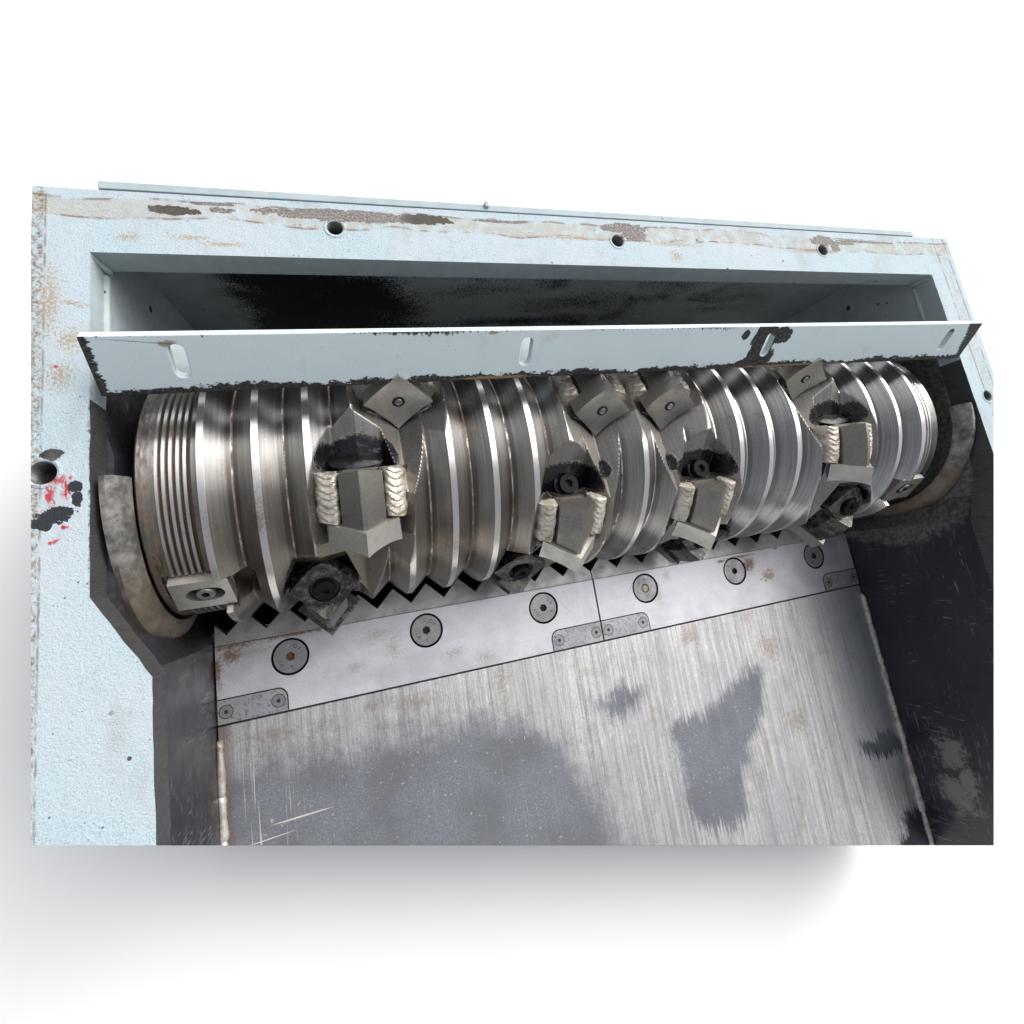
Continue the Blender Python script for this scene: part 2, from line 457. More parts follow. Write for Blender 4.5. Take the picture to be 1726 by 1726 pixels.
def mat_bar():
    m = M("milled_bar_steel")
    p = m.pos
    x, y, z = m.sep(p)
    fine = m.noise(p, 380, 4, .7)
    mid = m.noise(p, 22, 4)
    # face-milling arcs
    wv = m.n("ShaderNodeTexWave")
    wv.wave_type = 'RINGS'
    wv.rings_direction = 'Z'
    m.put(wv.inputs['Vector'], m.scale(p, (1, 1, 0), (.25, .56, 0)))
    wv.inputs['Scale'].default_value = 85
    wv.inputs['Distortion'].default_value = .6
    wv.inputs['Detail Scale'].default_value = 3
    arcs = wv.outputs['Fac']
    col = m.mix(m.step(mid, .3, .7), (0.50, 0.497, 0.525), (0.645, 0.64, 0.665))
    lf = m.step(x, .75, .2)
    col = m.mix(m.mul(m.step(arcs, .55, .9), m.add(.08, m.mul(lf, .18))), col, (0.42, 0.42, 0.46))
    col = m.mix(m.mul(m.step(fine, .5, .68), .35), col, (0.28, 0.27, 0.27))
    sx = m.step(m.noise(m.scale(p, (7, 500, 1), (0, 0, 0), .04), 1.0, 3, .6), .64, .74)
    col = m.mix(m.mul(sx, .3), col, (0.28, 0.28, 0.30))
    sy = m.step(m.noise(m.scale(p, (260, 10, 1)), 1.0, 4, .65), .60, .74)
    col = m.mix(m.mul(sy, .25), col, (0.36, 0.32, 0.28))
    dirt = m.blobs(p, [(.30, -.37, .06, .03), (.33, -.40, .03, .05), (.40, -.37, .06, .02), (.10, -.36, .08, .018), (.50, -.45, .04, .03), (.44, -.43, .05, .025), (.93, -.36, .02, .03), (.90, -.40, .025, .05), (.26, -.42, .03, .02)])
    col = m.mix(m.mul(m.step(m.add(dirt, m.mul(m.sub(m.noise(p, 240, 5, .75), .5), 3.0)), .35, 1.3), .55), col, (0.24, 0.20, 0.15))
    rust = m.blobs(p, [(.06, -.345, .10, .010), (.16, -.3435, .12, .005), (.040, -.38, .012, .05), (.038, -.44, .006, .03), (.06, -.36, .03, .02), (1.15, -.372, .03, .03), (1.13, -.35, .07, .004), (1.24, -.345, .012, .006), (1.40, -.352, .006, .005), (1.43, -.362, .006, .006), (1.08, -.352, .02, .006), (1.463, -.40, .008, .06)])
    rm = m.step(m.add(m.add(rust, m.mul(m.sub(m.noise(p, 140, 6, .75), .5), 2.2)), m.mul(m.sub(m.noise(m.scale(p, (1, 1, 1), (.2, 0, 0)), 420, 3, .7), .5), 1.6)), .15, 1.0)
    col = m.mix(m.mul(rm, .9), col, m.mix(m.noise(p, 60, 3), (0.10, 0.035, 0.018), (0.22, 0.11, 0.045)))
    oc = m.step(m.add(m.blobs(p, [(1.20, -.405, .04, .03), (1.16, -.37, .02, .02)]), m.mul(m.sub(m.noise(p, 150, 4, .7), .5), 2.2)), .45, .7)
    col = m.mix(m.mul(oc, .8), col, (0.27, 0.20, 0.10))
    bl = m.step(x, 1.15, 1.42)
    col = m.mix(m.mul(bl, .45), col, (0.34, 0.37, 0.43))
    h = m.add(m.mul(arcs, .5), m.add(m.mul(fine, .5), m.mul(sx, -.4)))
    return m.set(color=col, rough=m.rng(mid, .3, .7, .46, .58), metal=m.sub(.80, m.mul(rm, .7)), normal=m.bump(h, .14, .0006))

def mat_steel(name, base=(0.50, 0.49, 0.47), rough=.42, dirt=.4, metal=.85, rust=.25, scale=1.0):
    m = M(name)
    p = m.pos
    fine = m.noise(p, 360 * scale, 4, .7)
    mid = m.noise(p, 35 * scale, 4)
    col = m.mix(m.step(mid, .3, .7), base, tuple(c * .8 for c in base))
    col = m.mix(m.mul(m.step(fine, .5, .68), dirt), col, tuple(c * .38 for c in base))
    col = m.mix(m.mul(m.step(m.noise(p, 70 * scale, 5, .65), .60, .70), rust), col, RUST)
    return m.set(color=col, rough=m.rng(mid, .3, .7, rough - .07, rough + .1), metal=metal, normal=m.bump(fine, .2, .0006))

def mat_rotor():
    m = M("turned_rotor_steel")
    uv = m.uv()      # x along the axis (m), y along the circumference (m)
    p = m.pos
    u, v, _ = m.sep(uv)
    st = m.noise(m.scale(uv, (700, 9, 1)), 1.0, 4, .65)
    st2 = m.noise(m.scale(uv, (220, 2.2, 1)), 1.0, 3, .6)
    mid = m.noise(p, 14, 4)
    fine = m.noise(p, 330, 4, .7)
    col = m.mix(m.step(m.add(m.mul(st, .55), m.mul(st2, .45)), .36, .66), (0.24, 0.237, 0.235), (0.40, 0.396, 0.392))
    ca_ = m.attr("crest")
    crm = m.step(m.add(ca_, m.mul(m.sub(fine, .5), .3)), .40, .6)
    col = m.mix(m.mul(crm, .9), col, (0.78, 0.77, 0.75))
    warm = m.mul(m.step(u, 1.05, .35), m.step(m.add(v, m.mul(m.sub(mid, .5), .12)), -.08, .13))
    col = m.mix(m.mul(warm, m.sub(.6, m.mul(crm, .35))), col, (0.21, 0.165, 0.105))
    col = m.mix(m.mul(m.step(m.add(mid, m.mul(m.sub(fine, .5), .5)), .54, .72), .5), col, (0.13, 0.10, 0.075))
    gv = m.attr('grime')
    col = m.mix(m.mul(m.step(m.add(gv, m.mul(m.sub(st, .5), .7)), .35, .75), .38), col, (0.06, 0.05, 0.042))
    specks = m.step(m.voro(p, 210), .14, .09)
    col = m.mix(m.mul(specks, m.mul(m.step(m.noise(p, 25, 2), .45, .6), .6)), col, (0.75, 0.72, 0.66))
    rustn = m.noise(m.scale(uv, (160, 40, 1)), 1.0, 5, .7)
    ra = m.attr("rust")
    rm = m.step(m.add(ra, m.mul(m.sub(rustn, .5), 1.5)), .55, .85)
    col = m.mix(m.mul(rm, .9), col, m.mix(m.noise(p, 90, 3), (0.055, 0.026, 0.016), (0.17, 0.092, 0.048)))
    da = m.attr("dull")
    col = m.mix(m.mul(da, .82), col, m.mix(m.step(m.add(m.mul(fine, .6), m.mul(mid, .4)), .38, .62), (0.11, 0.098, 0.082), (0.30, 0.28, 0.25)))
    ga = m.attr("grease")
    gm = m.step(m.add(ga, m.mul(m.sub(m.noise(p, 210, 4, .7), .5), .6)), .42, .55)
    col = m.mix(gm, col, (0.006, 0.006, 0.008))
    metal = m.mul(m.sub(.95, m.mul(rm, .75)), m.sub(1.0, gm))
    r = m.add(m.rng(st2, .3, .7, .29, .37), m.mul(da, .14))
    r = m.mx(r, m.mul(rm, .6))
    r = m.add(m.mul(r, m.sub(1.0, gm)), m.mul(gm, .22))
    h = m.add(m.mul(st, .6), m.mul(fine, .35))
    n1 = m.bump(h, .16, .0005)
    n2 = m.bump(m.mul(gm, m.noise(p, 70, 3)), .8, .004, n1)
    tg = m.n("ShaderNodeTangent")
    tg.direction_type = 'UV_MAP'
    m.put(m.b.inputs['Anisotropic'], m.mul(m.sub(1.0, da), .88))
    m.put(m.b.inputs['Tangent'], tg.outputs[0])
    return m.set(color=col, rough=r, metal=metal, normal=n2)

def mat_weld(name="weld_metal", base=(0.52, 0.49, 0.435)):
    m = M(name)
    p = m.pos
    f = m.noise(p, 260, 4, .7)
    col = m.mix(m.step(m.noise(p, 60, 4), .45, .7), base, (0.33, 0.26, 0.19))
    col = m.mix(m.mul(m.step(m.noise(p, 33, 5, .7), .52, .64), .6), col, (0.20, 0.15, 0.11))
    col = m.mix(m.mul(m.step(f, .52, .66), .55), col, (0.20, 0.15, 0.10))
    return m.set(color=col, rough=.46, metal=.45, normal=m.bump(f, .3, .0008))

def mat_plain(name, col, rough=.6, metal=0.0, bump=0.0, sc=200, var=.25):
    m = M(name)
    p = m.pos
    f = m.noise(p, sc, 4, .65)
    c = m.mix(m.step(f, .35, .7), col, tuple(x * (1 - var) for x in col))
    m.set(color=c, rough=rough, metal=metal)
    if bump:
        m.set(normal=m.bump(f, bump, .001))
    return m.m

MF = mat_face()
MP = mat_paint_plain("grey_green_paint", 0.0, (0.40, 0.465, 0.485))
MB = mat_paint_plain("oversprayed_paint", 1.0, (0.46, 0.52, 0.54))
MFL = mat_flange()
MW = mat_dark_wall()
ME = mat_edge()
MFLOOR = mat_floor()
MBAR = mat_bar()
MKN = mat_steel("knife_steel", (0.41, 0.403, 0.39), .46, .5, .78, .22)
MINL = mat_steel("inlay_steel", (0.40, 0.40, 0.425), .48, 1.0, .75, .05, .6)
MSCR = mat_steel("screw_steel", (0.31, 0.308, 0.315), .42, .7, .75, .22, 1.2)
MSCD = mat_steel("black_screw_steel", (0.008, 0.008, 0.009), .55, .5, .0, .05, 1.5)
MINS = mat_steel("insert_steel", (0.56, 0.54, 0.49), .40, .35, .80, .10)
MSCD.node_tree.nodes["Principled BSDF"].inputs["Specular IOR Level"].default_value = .12
MINSD = mat_steel("dark_insert_steel", (0.34, 0.325, 0.295), .36, .45, .82, .2)
MHOLD = mat_steel("holder_steel", (0.25, 0.238, 0.215), .40, .6, .82, .5)
def mat_collar():
    m = M("collar_cast_steel")
    p = m.pos
    x, y, z = m.sep(p)
    a = m.noise(p, 24, 5, .65)
    b = m.noise(p, 75, 5, .7)
    col = m.mix(m.step(m.add(m.mul(a, .6), m.mul(b, .4)), .40, .62), (0.075, 0.072, 0.068), (0.25, 0.24, 0.225))
    low = m.step(m.add(y, m.mul(m.sub(a, .5), .14)), -.19, -.27)
    col = m.mix(m.mul(low, .7), col, m.mix(m.noise(p, 50, 4), (0.06, 0.045, 0.03), (0.24, 0.185, 0.125)))
    col = m.mix(m.mul(m.step(m.noise(p, 45, 5, .7), .60, .68), .5), col, (0.20, 0.12, 0.06))
    return m.set(color=col, rough=.58, metal=.45, normal=m.bump(m.add(a, b), .4, .0015))
MRING = mat_collar()
MROT = mat_rotor()
MWELD = mat_weld()
MWELD2 = mat_weld("floor_weld_metal", (0.45, 0.44, 0.42))
MGAP = mat_plain("dark_gap", (0.012, 0.010, 0.009), .7)
MRUSTF = mat_plain("rust_fill", (0.20, 0.075, 0.025), .85, 0, .6, 300, .6)
MCHIP = mat_plain("pale_chip_fill", (0.62, 0.56, 0.36), .8, 0, .4, 250, .3)
MGREASE = mat_plain("black_grease", (0.005, 0.005, 0.007), .32, 0, .9, 70, .2)
MGREASE.node_tree.nodes["Principled BSDF"].inputs["Specular IOR Level"].default_value = .35
MGROUND = mat_plain("white_ground_paint", (0.74, 0.74, 0.74), .9, 0, 0, 3, .01)
MDARK = mat_plain("soot_black", (0.016, 0.015, 0.014), .6, .2, .3, 80, .5)
MTHR = mat_plain("thread_steel", (0.16, 0.155, 0.15), .4, .7, .2, 300, .4)
MTXT = mat_plain("stamped_dark", (0.05, 0.05, 0.055), .6, .3)

def mat_oily():
    m = M("oily_plate_steel")
    p = m.pos
    a = m.noise(p, 55, 5, .7)
    g = m.step(m.add(a, m.mul(m.sub(m.noise(p, 260, 4, .7), .5), .25)), .34, .56)
    col = m.mix(g, (0.15, 0.135, 0.115), (0.010, 0.010, 0.011))
    col = m.mix(m.mul(m.step(m.noise(p, 210, 4, .7), .6, .7), .6), col, (0.34, 0.30, 0.25))
    return m.set(color=col, rough=m.mix(g, (.42, .42, .42), (.2, .2, .2)), metal=m.sub(.7, m.mul(g, .6)), normal=m.bump(a, .5, .002))
MOILY = mat_oily()

# ------------------------------------------------------------------ object helpers
def wloc(o):
    v = Vector((0, 0, 0))
    while o is not None:
        v += o.location
        o = o.parent
    return v

def link_obj(name, me, parent=None, loc=None, rot=None):
    o = bpy.data.objects.new(name, me)
    COL.objects.link(o)
    if parent is not None:
        o.parent = parent
    if loc is not None:
        o.location = loc
    if rot is not None:
        o.rotation_euler = rot
    return o

def shade(me, angle=35):
    for p in me.polygons:
        p.use_smooth = True
    me.set_sharp_from_angle(angle=R(angle))

def from_bm(name, bm, mats, parent=None, smooth=35, world=True):
    """bm holds world coordinates; the object sits at its parent's origin"""
    me = bpy.data.meshes.new(name)
    if world and parent is not None:
        bmesh.ops.translate(bm, verts=bm.verts, vec=-wloc(parent))
    bm.to_mesh(me)
    bm.free()
    for m_ in (mats if isinstance(mats, (list, tuple)) else [mats]):
        me.materials.append(m_)
    if smooth:
        shade(me, smooth)
    return link_obj(name, me, parent)

def thing(name, label, cat, loc, group=None):
    o = bpy.data.objects.new(name, None)
    o.empty_display_size = .1
    COL.objects.link(o)
    o.location = loc
    o['label'] = label
    o['category'] = cat
    if group:
        o['group'] = group
    return o

def bevel(o, w_=.0012, seg=2, ang=40):
    b = o.modifiers.new("bevel", 'BEVEL')
    b.width = w_
    b.segments = seg
    b.limit_method = 'ANGLE'
    b.angle_limit = R(ang)
    return o

def circle(cx, cy, r, n=24, a0=0.0):
    return [(cx + r * math.cos(a0 + 2 * math.pi * i / n), cy + r * math.sin(a0 + 2 * math.pi * i / n)) for i in range(n)]

def slot(cx, cy, w_, l_, n=10, lean=0.0):
    r = w_ / 2
    h = l_ / 2 - r
    pts = [(r * math.cos(t), h + r * math.sin(t)) for t in [math.pi * i / n for i in range(n + 1)]]
    pts += [(r * math.cos(t), -h + r * math.sin(t)) for t in [math.pi + math.pi * i / n for i in range(n + 1)]]
    return [(cx + x + lean * y, cy + y) for x, y in pts]

def densify(pts, step=.01, jit=.0, closed=True):
    out = []
    n = len(pts)
    for i in range(n if closed else n - 1):
        a, b = pts[i], pts[(i + 1) % n]
        L = math.hypot(b[0] - a[0], b[1] - a[1])
        k = max(1, int(L / step))
        for j in range(k):
            t = j / k
            jx, jy = (random.uniform(-jit, jit), random.uniform(-jit, jit)) if j else (0, 0)
            out.append((a[0] + (b[0] - a[0]) * t + jx, a[1] + (b[1] - a[1]) * t + jy))
    return out

def plate_bm(outer, holes, z0, z1, mat_top=0, mat_side=0, hole_side=None, side_fn=None, bm=None, M4=None, uv=False):
    """prism with holes: outer and holes in local xy, z0 (bottom) to z1 (top)"""
    bm = bm or bmesh.new()
    loops = [outer] + list(holes)
    tri = tessellate_polygon([[Vector((x, y, 0)) for x, y in L] for L in loops])
    flat = [q for L in loops for q in L]
    top = [bm.verts.new((x, y, z1)) for x, y in flat]
    bot = [bm.verts.new((x, y, z0)) for x, y in flat]
    fs = []
    for t in tri:
        a, b, c = [flat[i] for i in t]
        ar = (b[0] - a[0]) * (c[1] - a[1]) - (c[0] - a[0]) * (b[1] - a[1])
        if abs(ar) < 1e-12:
            continue
        t = t if ar > 0 else (t[0], t[2], t[1])
        try:
            f = bm.faces.new([top[i] for i in t]); f.material_index = mat_top; fs.append(f)
            f = bm.faces.new([bot[i] for i in (t[0], t[2], t[1])]); f.material_index = mat_side; fs.append(f)
        except ValueError:
            pass
    k = 0
    for li, L in enumerate(loops):
        n = len(L)
        area = sum(L[i][0] * L[(i + 1) % n][1] - L[(i + 1) % n][0] * L[i][1] for i in range(n))
        for i in range(n):
            a, b = k + i, k + (i + 1) % n
            q = (top[a], bot[a], bot[b], top[b])
            ccw = area > 0
            if li > 0:
                ccw = not ccw
            f = bm.faces.new(q if ccw else q[::-1])
            mx_, my_ = (flat[a][0] + flat[b][0]) / 2, (flat[a][1] + flat[b][1]) / 2
            f.material_index = side_fn(li, mx_, my_) if side_fn else (hole_side if (li and hole_side is not None) else mat_side)
            fs.append(f)
        k += n
    if uv:
        ul = bm.loops.layers.uv.verify()
        for f in fs:
            for l in f.loops:
                l[ul].uv = (l.vert.co.x, l.vert.co.y)
    if M4 is not None:
        bmesh.ops.transform(bm, matrix=M4, verts=top + bot)
    return bm

def lathe_bm(prof, n=32, bm=None, M4=None, mat=0, cap=False):
    bm = bm or bmesh.new()
    rings = []
    for r, z in prof:
        if r < 1e-6:
            rings.append([bm.verts.new((0, 0, z))])
        else:
            rings.append([bm.verts.new((r * math.cos(2 * math.pi * i / n), r * math.sin(2 * math.pi * i / n), z)) for i in range(n)])
    for a, b in zip(rings, rings[1:]):
        for i in range(n):
            j = (i + 1) % n
            if len(a) == 1 and len(b) == 1:
                continue
            if len(a) == 1:
                f = bm.faces.new((a[0], b[i], b[j]))
            elif len(b) == 1:
                f = bm.faces.new((a[i], b[0], a[j]))
            else:
                f = bm.faces.new((a[i], b[i], b[j], a[j]))
            f.material_index = mat
    if M4 is not None:
        bmesh.ops.transform(bm, matrix=M4, verts=[v for r_ in rings for v in r_])
    return bm

def box_bm(x0, x1, y0, y1, z0, z1, bm=None):
    bm = bm or bmesh.new()
    v = [bm.verts.new((x, y, z)) for x in (x0, x1) for y in (y0, y1) for z in (z0, z1)]
    for q in ((0, 1, 3, 2), (4, 6, 7, 5), (0, 4, 5, 1), (2, 3, 7, 6), (0, 2, 6, 4), (1, 5, 7, 3)):
        bm.faces.new([v[i] for i in q])
    return bm

# the machine section is sawn off along three flat cuts
CUTS = [((-0.8994, -0.0160, 0.4368), 0.0509, 1), ((-0.2560, -0.8901, 0.3771), 0.4357, 1), ((-0.4830, 0.2425, -0.8414), -0.7798, -1)]
def saw(bm, which=(0, 1, 2)):
    for i in which:
        n, d, s = CUTS[i]
        n = Vector(n)
        co = n * (d / n.length_squared)
        g = bm.verts[:] + bm.edges[:] + bm.faces[:]
        r = bmesh.ops.bisect_plane(bm, geom=g, dist=1e-6, plane_co=co, plane_no=n, clear_outer=(s > 0), clear_inner=(s < 0))
        e = [x for x in r['geom_cut'] if isinstance(x, bmesh.types.BMEdge)]
        if e:
            bmesh.ops.holes_fill(bm, edges=e, sides=0)
    return bm

# ------------------------------------------------------------------ dimensions (m)
Y0, Z0 = -0.1031, -0.2146          # rotor axis
PIT = 0.0629
XK = lambda k: 0.7987 + (k - 7) * PIT
RC = 0.200                          # crest radius
ZF = -0.342                         # bed level
ZG = -0.60
ZB = -0.52                          # underside of the housing
#                         # ground level
XM = 0.752                          # mid plane of the bed
WID = 1.504
YSEAM = -0.4665
TP = 0.042                          # face plate thickness

# ------------------------------------------------------------------ ground
bm = bmesh.new()
bmesh.ops.create_grid(bm, x_segments=1, y_segments=1, size=600)
bmesh.ops.translate(bm, verts=bm.verts, vec=(0, 0, ZG))
g = from_bm("ground", bm, MGROUND, None, 0)
g['kind'] = 'structure'

# ------------------------------------------------------------------ housing
H = thing("shredder_housing", "pale blue chipped steel housing of an industrial shredder with slotted top and worn bed", "machine housing", (0.75, -0.1, ZG))

# face plate: U-shaped frame round slot and mouth
YT, YS_ = 0.2683, 0.178
outer = [(-0.0600, -1.2), (1.589, -1.2), (1.589, YT), (-0.060, YT)]
mouth = [(0.0, YS_), (0.0, -0.2455), (0.057, -0.340), (0.057, -1.1999), (1.447, -1.1999), (1.447, -0.340), (1.504, -0.2455), (1.504, YS_)]
# frame as one polygon (open at the bottom)
poly = [(-0.060, -1.2), (0.057, -1.2)] + densify([(0.057, -1.2), (0.057, -0.340), (0.0, -0.2455), (0.0, YS_)], .012, .0006, False)[1:] + \
       [(0.0, YS_), (1.504, YS_)] + densify([(1.504, YS_), (1.504, -0.2455), (1.447, -0.340), (1.447, -1.2)], .012, .0006, False)[1:] + \
       [(1.447, -1.2), (1.589, -1.2), (1.589, YT), (-0.060, YT)]
THR = [(0.295, 0.2275), (0.755, 0.2265), (1.215, 0.2255), (-0.0440, -0.101), (1.545, -0.099)]
holes = [circle(x, y, .0112 if i != 3 else .0135, 28) for i, (x, y) in enumerate(THR)]
def face_side(li, x, y):
    if li:
        return 2
    if y > -.02 and -.01 < x < 1.51:
        return 1
    if -.01 < x < 1.51:
        return 2
    return 0
bm = plate_bm(poly, holes, -TP, 0.0, 0, 0, None, face_side)
saw(bm)
fp = from_bm("face_plate", bm, [MF, MP, ME], H, 30)
bevel(fp, .0011, 2)
for i, (x, y) in enumerate(THR):
    r = .0112 if i != 3 else .0135
    prof = [(r - .0002, -.0004)]
    z = -.0015
    while z > -.036:
        prof += [(r - .0012, z), (r - .0001, z - .0011)]
        z -= .0022
    prof += [(r - .001, -.0362), (0, -.0362)]
    bm = lathe_bm(prof[::1], 28)
    bmesh.ops.reverse_faces(bm, faces=bm.faces)
    # lip of squeezed paint round the hole
    lathe_bm([(r + .0052, .0001), (r + .0040, .0009), (r + .0020, .0011), (r + .0006, .0003), (r + .0002, -.001)][::-1], 28, bm, None, 1)
    bmesh.ops.translate(bm, verts=bm.verts, vec=(x, y, 0))
    saw(bm, (0, 2))
    from_bm("threaded_hole", bm, [MTHR, MF], fp, 0 if False else 20)

# rail behind the top edge with a small nub
bm = box_bm(0.009, 1.486, YT + .001, YT + .0125, -.10, 0.0015)
bevel(from_bm("back_rail", bm, mat_paint_plain("rail_paint", 0, (0.34, 0.41, 0.43)), H, 30), .001)
bm = box_bm(.526, .532, YT + .006, YT + .016, -.02, .006)
bevel(from_bm("rail_stud", bm, MP, H, 30), .0008)

# hood cavity behind the slot
bm = box_bm(-.05, 1.554, .262, .2665, ZB, -TP - .001)
from_bm("back_wall", bm, MB, H, 0)
for s in (0, 1):
    mir = (lambda x: x) if s == 0 else (lambda x: WID - x)
    xs = sorted((mir(-.012), mir(.0035)))
    bm = box_bm(xs[0], xs[1], .062, .2615, -.203, -TP - .0008)
    o = from_bm("hood_side", bm, MP, H, 0)
    # gusset turning in behind it
    pts = [(0.0, -.2035), (.004, -.2035), (.030, -.50), (0.0, -.50)]
    bm = bmesh.new()
    vv = [[bm.verts.new((mir(a), yy, b)) for a, b in pts] for yy in (.115, .2610)]
    for i in range(4):
        j = (i + 1) % 4
        bm.faces.new((vv[0][i], vv[0][j], vv[1][j], vv[1][i]))
    bm.faces.new(vv[0]); bm.faces.new(vv[1][::-1])
    bmesh.ops.recalc_face_normals(bm, faces=bm.faces)
    from_bm("hood_gusset", bm, MP, H, 0)
    for (yy, zz) in ((.205, -.19), (.135, -.185)):
        bm = lathe_bm([(.0, .0012), (.0048, .0008), (.006, 0)], 14)
        bmesh.ops.transform(bm, matrix=Matrix.Translation((mir(.0036), yy, zz)) @ Matrix.Rotation(R(90 if s == 0 else -90), 4, 'Y'), verts=bm.verts)
        from_bm("dark_plug", bm, MDARK, H, 30)

# ---- weld bead maker: tube-like bead with ripples between two points
def bead_bm(p0, p1, w_, h_, nrm, step=.004, wob=.15, pitch=.006, bm=None):
    bm = bm or bmesh.new()
    p0, p1, nrm = Vector(p0), Vector(p1), Vector(nrm).normalized()
    d = (p1 - p0)
    L = d.length
    d.normalize()
    side = d.cross(nrm).normalized()
    n = max(3, int(L / step))
    m_ = 7
    rows = []
    ph = random.uniform(0, 6)
    for i in range(n + 1):
        t = i / n * L
        ends = min(1, math.sqrt(max(0, min(t, L - t)) / (w_ * .6) + .02))
        ww = w_ * (1 + wob * math.sin(t * 90 + ph) * .5 + random.uniform(-wob, wob) * .3) * (.5 + .5 * ends)
        row = []
        for j in range(m_ + 1):
            a = j / m_ * 2 - 1
            q = (t / pitch + .9 * a * a) % 1.0
            hh = h_ * math.sqrt(max(0, 1 - a * a)) * (1 + .22 * (q - .5)) * ends
            row.append(bm.verts.new(p0 + d * t + side * (a * ww / 2) + nrm * (hh - (.002 if abs(a) == 1 else 0) + random.uniform(-1, 1) * h_ * .06)))
        rows.append(row)
    for r0, r1 in zip(rows, rows[1:]):
        for j in range(m_):
            bm.faces.new((r0[j], r1[j], r1[j + 1], r0[j + 1]))
    bm.faces.new(rows[0]); bm.faces.new(rows[-1][::-1])
    # closed underside
    for j in range(1):
        bm.faces.new([r[0] for r in rows][::-1] + [r[m_] for r in rows]) if False else None
    bmesh.ops.recalc_face_normals(bm, faces=bm.faces)
    return bm

MPW = mat_paint_plain("painted_weld", 0, (0.40, 0.46, 0.46))
for p0, p1, n_ in (((.0015, .02, -TP + .001), (.0015, .172, -TP + .001), (1, 0, .3)),
                   ((WID - .0015, .02, -TP + .001), (WID - .0015, .172, -TP + .001), (-1, 0, .3)),
                   ((-.004, .176, .0), (.006, .176, -.045), (1, -1, .6)),
                   ((WID + .002, .176, .0), (WID - .006, .176, -.045), (-1, -1, .6))):
    bm = bead_bm(p0, p1, .009, .004, n_, .003)
    from_bm("corner_weld", bm, MPW, H, 60)

# flange bar
FL0 = Vector((0, -.014, 0))
ft = Vector((0, .048, .060)).normalized()
MFR = Matrix(((1, 0, 0, 0), (0, ft.y, -ft.z, FL0.y), (0, ft.z, ft.y, FL0.z), (0, 0, 0, 1)))
slots = [slot(x, .043, .0165, .044, 10, l) for x, l in ((.103, 0), (.541, 0), (.980, 0), (1.420, 0))]
bm = plate_bm([(.0115, 0), (1.4965, 0), (1.4965, .0765), (.0115, .0765)], slots, -.0125, 0.0, 0, 0, 0, None, None, MFR, True)
fb = from_bm("flange_bar", bm, MFL, H, 30)
bevel(fb, .0012, 2)
# foot of the bar reaching back under the slot, and plates behind it that tie it to the frame
bm = box_bm(.0120, 1.4960, -.004, .060, -.012, -.001)
bevel(from_bm("flange_foot", bm, MP, H, 30), .001)

# side walls
for s in (0, 1):
    mir = (lambda x: x) if s == 0 else (lambda x: WID - x)
    pts = [(-.045, .2610), (-.0005, .2610), (-.0005, -.045), (.0075, -.075), (.0075, -.292), (.035, -.338), (.035, -1.3), (-.045, -1.3)]
    pts = [(mir(a), b) for a, b in pts]
    if s:
        pts = pts[::-1]
    bm = plate_bm(pts, [], ZB, -TP - .0006)
    saw(bm)
    from_bm("side_wall", bm, MW, H, 30)

# collars round the rotor ends
def collar(s):
    mir = (lambda x: x) if s == 0 else (lambda x: WID - x)
    prof = [(.007, .2105), (.013, .2105), (.021, .205), (.029, .192), (.030, .1835), (.007, .182)]
    bm = bmesh.new()
    n = 60
    rows = []
    for i in range(n + 1):
        ph = R(1.5 + (128 - 1.5) * i / n)
        row = []
        for x, r in prof:
            rr = r + .0016 * math.sin(ph * 7 + x * 90) * (1 if r > .19 else 0) + random.uniform(-.0005, .0005)
            row.append(bm.verts.new((mir(x), Y0 - rr * math.sin(ph), Z0 + rr * math.cos(ph))))
        rows.append(row)
    k = len(prof)
    for a, b in zip(rows, rows[1:]):
        for j in range(k):
            bm.faces.new((a[j], a[(j + 1) % k], b[(j + 1) % k], b[j]))
    bm.faces.new(rows[0]); bm.faces.new(rows[-1])
    bmesh.ops.recalc_face_normals(bm, faces=bm.faces)
    return from_bm("collar_ring", bm, MRING, H, 30)
collar(0); collar(1)

# bed plate
bm = plate_bm([(.0365, -1.3), (1.4675, -1.3), (1.4675, YSEAM - .0030), (.0365, YSEAM - .0030)], [], ZF - .02, ZF)
saw(bm, (1,))
bed = from_bm("bed_plate", bm, MFLOOR, H, 30)
bevel(bed, .0009)
for s in (0, 1):
    mir = (lambda x: x) if s == 0 else (lambda x: WID - x)
    bm = bmesh.new()
    y = -.490
    while y > -1.28:
        L = random.uniform(.05, .11)
        bead_bm((mir(.0385), y, ZF + .001), (mir(.0385 + random.uniform(-.001, .001)), y - L, ZF + .001), random.uniform(.013, .018), random.uniform(.005, .007), (.5 if s == 0 else -.5, 0, 1), .0028, .25, .0055, bm)
        y -= L - .006
    saw(bm, (1,))
    from_bm("bed_weld", bm, MWELD2, H, 60)
# body under the bed
bm = box_bm(.036, 1.468, -.43, -.40, ZB, ZF - .0205)
from_bm("base_block", bm, MDARK, H, 0)
# trough below the rotor
bm = bmesh.new()
rows = []
for i in range(33):
    ph = R(128 + (262 - 128) * i / 32)
    rows.append([bm.verts.new((x, Y0 - .275 * math.sin(ph), Z0 + .275 * math.cos(ph))) for x in (.0, 1.504)])
for a, b in zip(rows, rows[1:]):
    bm.faces.new((a[0], a[1], b[1], b[0]))
bmesh.ops.solidify(bm, geom=bm.faces[:], thickness=.006)
from_bm("trough", bm, MDARK, H, 30)
bm = box_bm(0, 1.504, -.375, -.36, ZB, ZF - .021)
from_bm("knife_support", bm, MDARK, H, 0)
bm = box_bm(.15, 1.35, -.42, .2, ZG, ZB - .001)
from_bm("plinth", bm, MDARK, H, 0)

